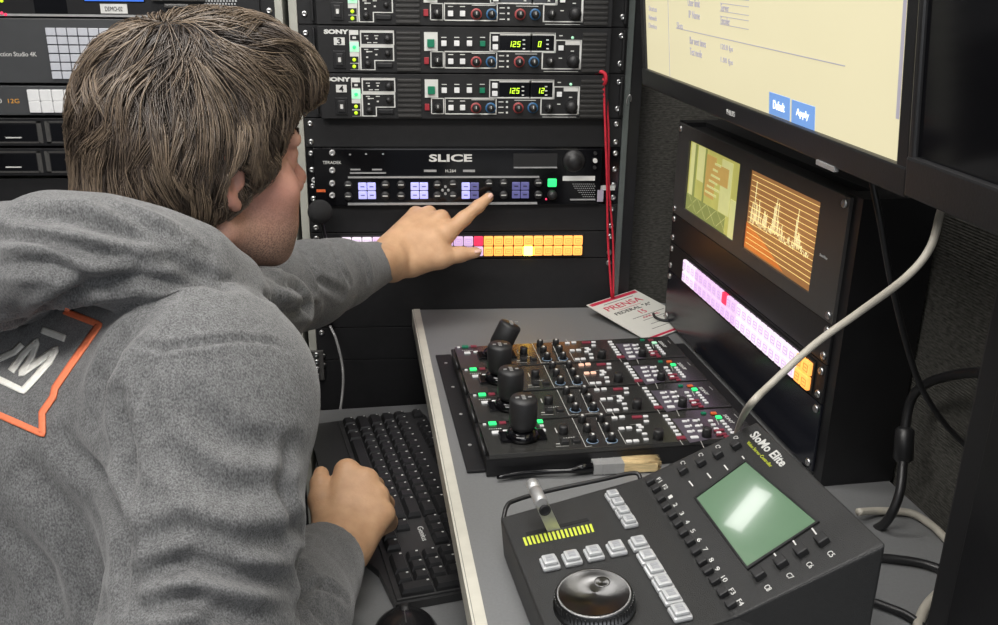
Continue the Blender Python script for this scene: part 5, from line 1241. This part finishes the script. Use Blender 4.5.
def cloth(name, c0, c1):
    m = bpy.data.materials.new(name); m.use_nodes = True; nt = m.node_tree; b = nt.nodes['Principled BSDF']; L_ = nt.links.new
    b.inputs['Roughness'].default_value = .95; b.inputs['Specular IOR Level'].default_value = .15; b.inputs['Sheen Weight'].default_value = .25; b.inputs['Sheen Roughness'].default_value = .5
    tc = nt.nodes.new('ShaderNodeTexCoord'); mp = nt.nodes.new('ShaderNodeMapping'); mp.inputs['Scale'].default_value = (1, 1, .55); L_(tc.outputs['Object'], mp.inputs['Vector'])
    n = nt.nodes.new('ShaderNodeTexNoise'); n.inputs['Scale'].default_value = 850; n.inputs['Detail'].default_value = 3; L_(mp.outputs['Vector'], n.inputs['Vector'])
    n3 = nt.nodes.new('ShaderNodeTexNoise'); n3.inputs['Scale'].default_value = 130; n3.inputs['Detail'].default_value = 4; L_(mp.outputs['Vector'], n3.inputs['Vector'])
    ad = nt.nodes.new('ShaderNodeMath'); ad.operation = 'MULTIPLY_ADD'; ad.inputs[1].default_value = .78; L_(n.outputs['Fac'], ad.inputs[0]); m3 = nt.nodes.new('ShaderNodeMath'); m3.operation = 'MULTIPLY'; m3.inputs[1].default_value = .22; L_(n3.outputs['Fac'], m3.inputs[0]); L_(m3.outputs[0], ad.inputs[2])
    r = nt.nodes.new('ShaderNodeValToRGB'); r.color_ramp.elements[0].position = .36; r.color_ramp.elements[1].position = .64; r.color_ramp.elements[0].color = (*c0, 1); r.color_ramp.elements[1].color = (*c1, 1)
    L_(ad.outputs[0], r.inputs['Fac']); L_(r.outputs['Color'], b.inputs['Base Color'])
    bp = nt.nodes.new('ShaderNodeBump'); bp.inputs['Strength'].default_value = .5; bp.inputs['Distance'].default_value = .0012; L_(n.outputs['Fac'], bp.inputs['Height']); L_(bp.outputs['Normal'], b.inputs['Normal']); return m
M['hoodie'] = cloth('heather_grey_cloth', (.070, .071, .072), (.180, .181, .184))
ho = to_obj('hoodie', hv-off, hf_, 'hoodie', per)
# printed frame and letters on the back
tree = bvh(hv, hf_)
def strip(px, wd_px, m, name, closed=False, bmx=None):
    b = MB(); L_ = []; R_ = []
    pts = []
    for a, c_ in zip(px[:-1], px[1:]):
        n = max(1, int(math.hypot(c_[0]-a[0], c_[1]-a[1])/1.5))
        for k in range(n): pts.append((a[0]+(c_[0]-a[0])*k/n, a[1]+(c_[1]-a[1])*k/n))
    pts.append(px[-1]); rows_ = []
    for i, p_ in enumerate(pts):
        a, c_ = pts[max(i-1, 0)], pts[min(i+1, len(pts)-1)]; dx, dy = c_[0]-a[0], c_[1]-a[1]; l_ = math.hypot(dx, dy)+1e-9; nx, ny = -dy/l_, dx/l_
        row = []
        for s_ in (-1, -.33, .33, 1):
            h_ = hit(p_[0]+nx*wd_px/2*s_, p_[1]+ny*wd_px/2*s_)
            if h_ is None: break
            row.append(h_)
        if len(row) < 4:
            if len(rows_) > 3: break
            continue
        rows_.append(row)
    V = []; F_ = []
    if len(rows_) < 2: return
    for row in rows_:
        for h_ in row: d = h_-CAMP; d /= np.linalg.norm(d); V.append(h_-d*.0014-off)
    for i in range(len(rows_)-1):
        for k in range(3): F_.append((i*4+k, i*4+k+1, i*4+k+5, i*4+k+4))
    b.add(V, F_, True); o = b.build(name, m, ho); so = o.modifiers.new('thickness', 'SOLIDIFY'); so.thickness = .0012; so.offset = 0; return o
M['oprint'] = mat('orange_cloth_print', (.80, .20, .09), .7, 0, .08, 300); M['wprint'] = mat('white_cloth_print', (.74, .73, .68), .7, 0, .08, 300)
strip([(64, 311), (99, 324.5), (84, 346), (70, 366), (55, 388), (53, 397), (42, 413), (42.5, 434), (20, 424), (-12, 410), (-45, 396)], 6.5, 'oprint', 'orange_frame_print')
strip([(42, 330), (65, 338.5)], 7, 'wprint', 'white_bar_print')
strip([(-30, 366), (-8, 362), (3, 357), (14, 352), (22, 344)], 6, 'wprint', 'letter_print'); strip([(11, 371.5), (22, 355), (37, 341), (31, 358), (21, 374), (38, 362), (56, 349), (49, 362), (36, 377), (23, 391), (-10, 375), (-35, 366)], 6.5, 'wprint', 'letter_print')
# ---------------- trousers, shoes and stool, below the picture ----------------
leg = SDF(); HipC = PEL-UZ*.02
for sx in (1, -1):
    hip = HipC+BR*sx*.09+BF*.02; kn_ = hip+BF*.40+BR*sx*.05+UZ*.01; fw = np.array([kn_[0], kn_[1], -.92])-BF*.03
    leg.ch([hip, kn_, fw], [.092, .066, .052], .03)
leg.el(HipC+BF*.02, (.17, .13, .09), BR3, .05)
lv, lf_ = leg.mesh(.009); to_obj('trousers', lv-off, lf_, mat('dark_denim', (.03, .035, .05), .9, 0, .2, 300), per)
for sx in (1, -1):
    hip = HipC+BR*sx*.09+BF*.02; kn_ = hip+BF*.40+BR*sx*.05; s_ = SDF(); a = np.array([kn_[0], kn_[1], -.965])-BF*.06
    s_.rc(a, a+BF*.14, .034, .032, .01).rc(a+UZ*.0, a+UZ*.05+BF*.03, .04, .045, .02); v_, f_ = s_.mesh(.007); v_[:, 2] = np.maximum(v_[:, 2], -.9995); to_obj('shoe', v_-off, f_, 'plast', per)
sz = lv[:, 2].min()*0+HipC[2]-.105
t = thing('stool', 'black padded round stool under the seated person', 'stool', sh(FR, PEL[0], PEL[1], -1.0))
MB().lathe((0, 0, sz+1-.05), (0, 0, 1), [(.16, 0), (.175, .01), (.175, .035), (.16, .046), (.01, .048)], 32).build('seat', 'knob', t)
MB().cyl((0, 0, .04), (0, 0, 1), .025, sz+1-.09, 16).build('post', 'alu', t)
MB().lathe((0, 0, 0), (0, 0, 1), [(.20, 0), (.20, .012), (.03, .045), (.001, .046)], 32).build('base', 'blk', t)
# ---------------- hair ----------------
hs = SDF(); 
def xel(x, y, z, a, b, c, k=.02, op='u'):
    for sx in ((1,) if x == 0 else (1, -1)): hs.el((x*sx, y, z), (a, b, c), None, k, op)
xel(0, .004, .056, .079, .095, .083); xel(0, .060, .100, .062, .052, .034, .03); xel(0, .097, .083, .052, .030, .026, .02)
xel(0, -.040, .0, .068, .048, .080, .03); xel(0, -.062, -.050, .056, .034, .045, .03); xel(0, -.084, -.060, .046, .022, .028, .02); xel(.058, -.020, .030, .028, .050, .050, .02); xel(.064, .024, .034, .012, .020, .028, .01)
hs.el((0, .116, .002), (.15, .080, .068), None, .008, 's'); hs.el((-.072, -.006, .015), (.022, .034, .045), None, .02); hs.el((.086, -.004, .004), (.018, .016, .022), None, .008, 's')
hs.el((0, .050, -.044), (.095, .062, .056), None, .01, 's')
cv, cf = hs.mesh(.004)
cn = vnormals(cv, cf)
tri = np.concatenate([cf[:, [0, 1, 2]], cf[:, [0, 2, 3]]]); ta = np.linalg.norm(np.cross(cv[tri[:, 1]]-cv[tri[:, 0]], cv[tri[:, 2]]-cv[tri[:, 0]]), axis=1)
r5 = np.random.default_rng(5); NS = 20000; NP = 9
pick = r5.choice(len(tri), NS, p=ta/ta.sum()); w3 = r5.dirichlet((1, 1, 1), NS); root = (cv[tri[pick]]*w3[:, :, None]).sum(1); nr = (cn[tri[pick]]*w3[:, :, None]).sum(1); nr /= np.linalg.norm(nr, axis=1)[:, None]
top = np.clip((root[:, 2]-.02)/.08, 0, 1)
whorl = np.array([.02, -.030, .150])
def flow(p, n):
    d = p-whorl; f = d/(np.linalg.norm(d, axis=1)[:, None]+1e-6)
    fr = np.clip((p[:, 1]-.0)/.08, 0, 1)*np.clip((p[:, 2]-.05)/.05, 0, 1)
    f = f+fr[:, None]*np.array([.45, .35, .0])+np.clip(.06-p[:, 2], 0, 1)[:, None]*np.array([0, 1.2, -8.])
    # waves in locks
    f = f+.30*np.stack([np.sin(p[:, 2]*70+p[:, 1]*45), np.sin(p[:, 0]*80+p[:, 2]*60+1), np.sin(p[:, 1]*65-p[:, 0]*50+2)], 1)
    f = f-n*((f*n).sum(1))[:, None]; return f/(np.linalg.norm(f, axis=1)[:, None]+1e-9)
grp = r5.integers(0, 900, NS)                            # locks: strands share a lock's tint and lift
# assign lock by nearest of random lock centres
lc_ = root[r5.choice(NS, 900, replace=False)]; 
for i in range(0, NS, 1000): grp[i:i+1000] = ((root[i:i+1000, None]-lc_[None])**2).sum(2).argmin(1)
lt = r5.uniform(0, 1, 900); ll = r5.uniform(.6, 1.25, 900); lw = r5.normal(size=(900, 3))*.28
L0 = .058*ll[grp]*r5.uniform(.75, 1.15, NS)*(.95+.35*top)
L0 *= np.where((root[:, 2] < .03) & (root[:, 1] > -.03), .45, 1.)
pos = root-nr*.002; n_ = nr.copy(); P_ = [pos.copy()]; N_ = [n_.copy()]
for k in range(NP-1):
    f = flow(pos, n_)+lw[grp]; f = f-n_*((f*n_).sum(1))[:, None]; f /= np.linalg.norm(f, axis=1)[:, None]
    nx = pos+f*(L0/(NP-1))[:, None]
    # stay on the hair surface, rising a little towards the tip
    d = hs.ev(nx); e = .0015; g_ = np.stack([hs.ev(nx+np.eye(3)[a]*e)-d for a in range(3)], 1); g_ /= np.linalg.norm(g_, axis=1)[:, None]+1e-9
    want = -.001+.0055*np.sin(np.pi*(k+1)/(NP-1)*.75)*(.35+lt[grp]*1.2)+.0012*r5.normal(size=NS)*.5
    nx = nx+g_*np.clip(want-d, -.006, .006)[:, None]; pos = nx; n_ = g_; P_.append(pos.copy()); N_.append(n_.copy())
P_ = np.stack(P_, 1); P_ += (r5.normal(size=(NS, 1, 3))*.0006)
W = np.array([.0007, .0008, .0008, .0008, .0008, .0007, .0006, .0004, .0001])*.82
T_ = np.gradient(P_, axis=1); T_ /= np.linalg.norm(T_, axis=2)[:, :, None]+1e-9; N_ = np.stack(N_, 1); B_ = np.cross(T_, N_); B_ /= np.linalg.norm(B_, axis=2)[:, :, None]+1e-9
ring = np.stack([P_+B_*W[None, :, None]*.9, P_-B_*W[None, :, None]*.9, P_+N_*W[None, :, None]*.8], 2)     # NS,NP,3,3
V = ring.reshape(-1, 3); base = (np.arange(NS)*NP*3)[:, None, None]; kk = np.arange(NP-1)[None, :, None]*3; jj = np.arange(3)[None, None, :]
a = base+kk+jj; b_ = base+kk+(jj+1) % 3; Fh = np.stack([a, b_, b_+3, a+3], -1).reshape(-1, 4)
tint = np.repeat(np.clip(lt[grp]*.65+r5.uniform(0, .35, NS), 0, 1), NP*3)
def hw(v): return HO+v[:, :1]*HRt+v[:, 1:2]*HF+v[:, 2:3]*HU-off
def hair_mat():
    m = bpy.data.materials.new('brown_hair'); m.use_nodes = True; nt = m.node_tree; b = nt.nodes['Principled BSDF']
    at = nt.nodes.new('ShaderNodeAttribute'); at.attribute_name = 'tint'; r = nt.nodes.new('ShaderNodeValToRGB'); r.color_ramp.elements[0].color = (.022, .016, .013, 1); r.color_ramp.elements[1].color = (.21, .155, .105, 1)
    e = r.color_ramp.elements.new(.55); e.color = (.062, .045, .034, 1)
    nt.links.new(at.outputs['Fac'], r.inputs['Fac']); nt.links.new(r.outputs['Color'], b.inputs['Base Color']); b.inputs['Roughness'].default_value = .42; b.inputs['Specular IOR Level'].default_value = .6; return m
M['hair'] = hair_mat()
ho2 = to_obj('hair', hw(V), Fh, 'hair', per, dict(tint=tint))
cap = to_obj('hair_underlayer', hw(cv-cn*.0035), cf, mat('dark_hair_roots', (.020, .014, .011), .7, 0, .3, 200), ho2)
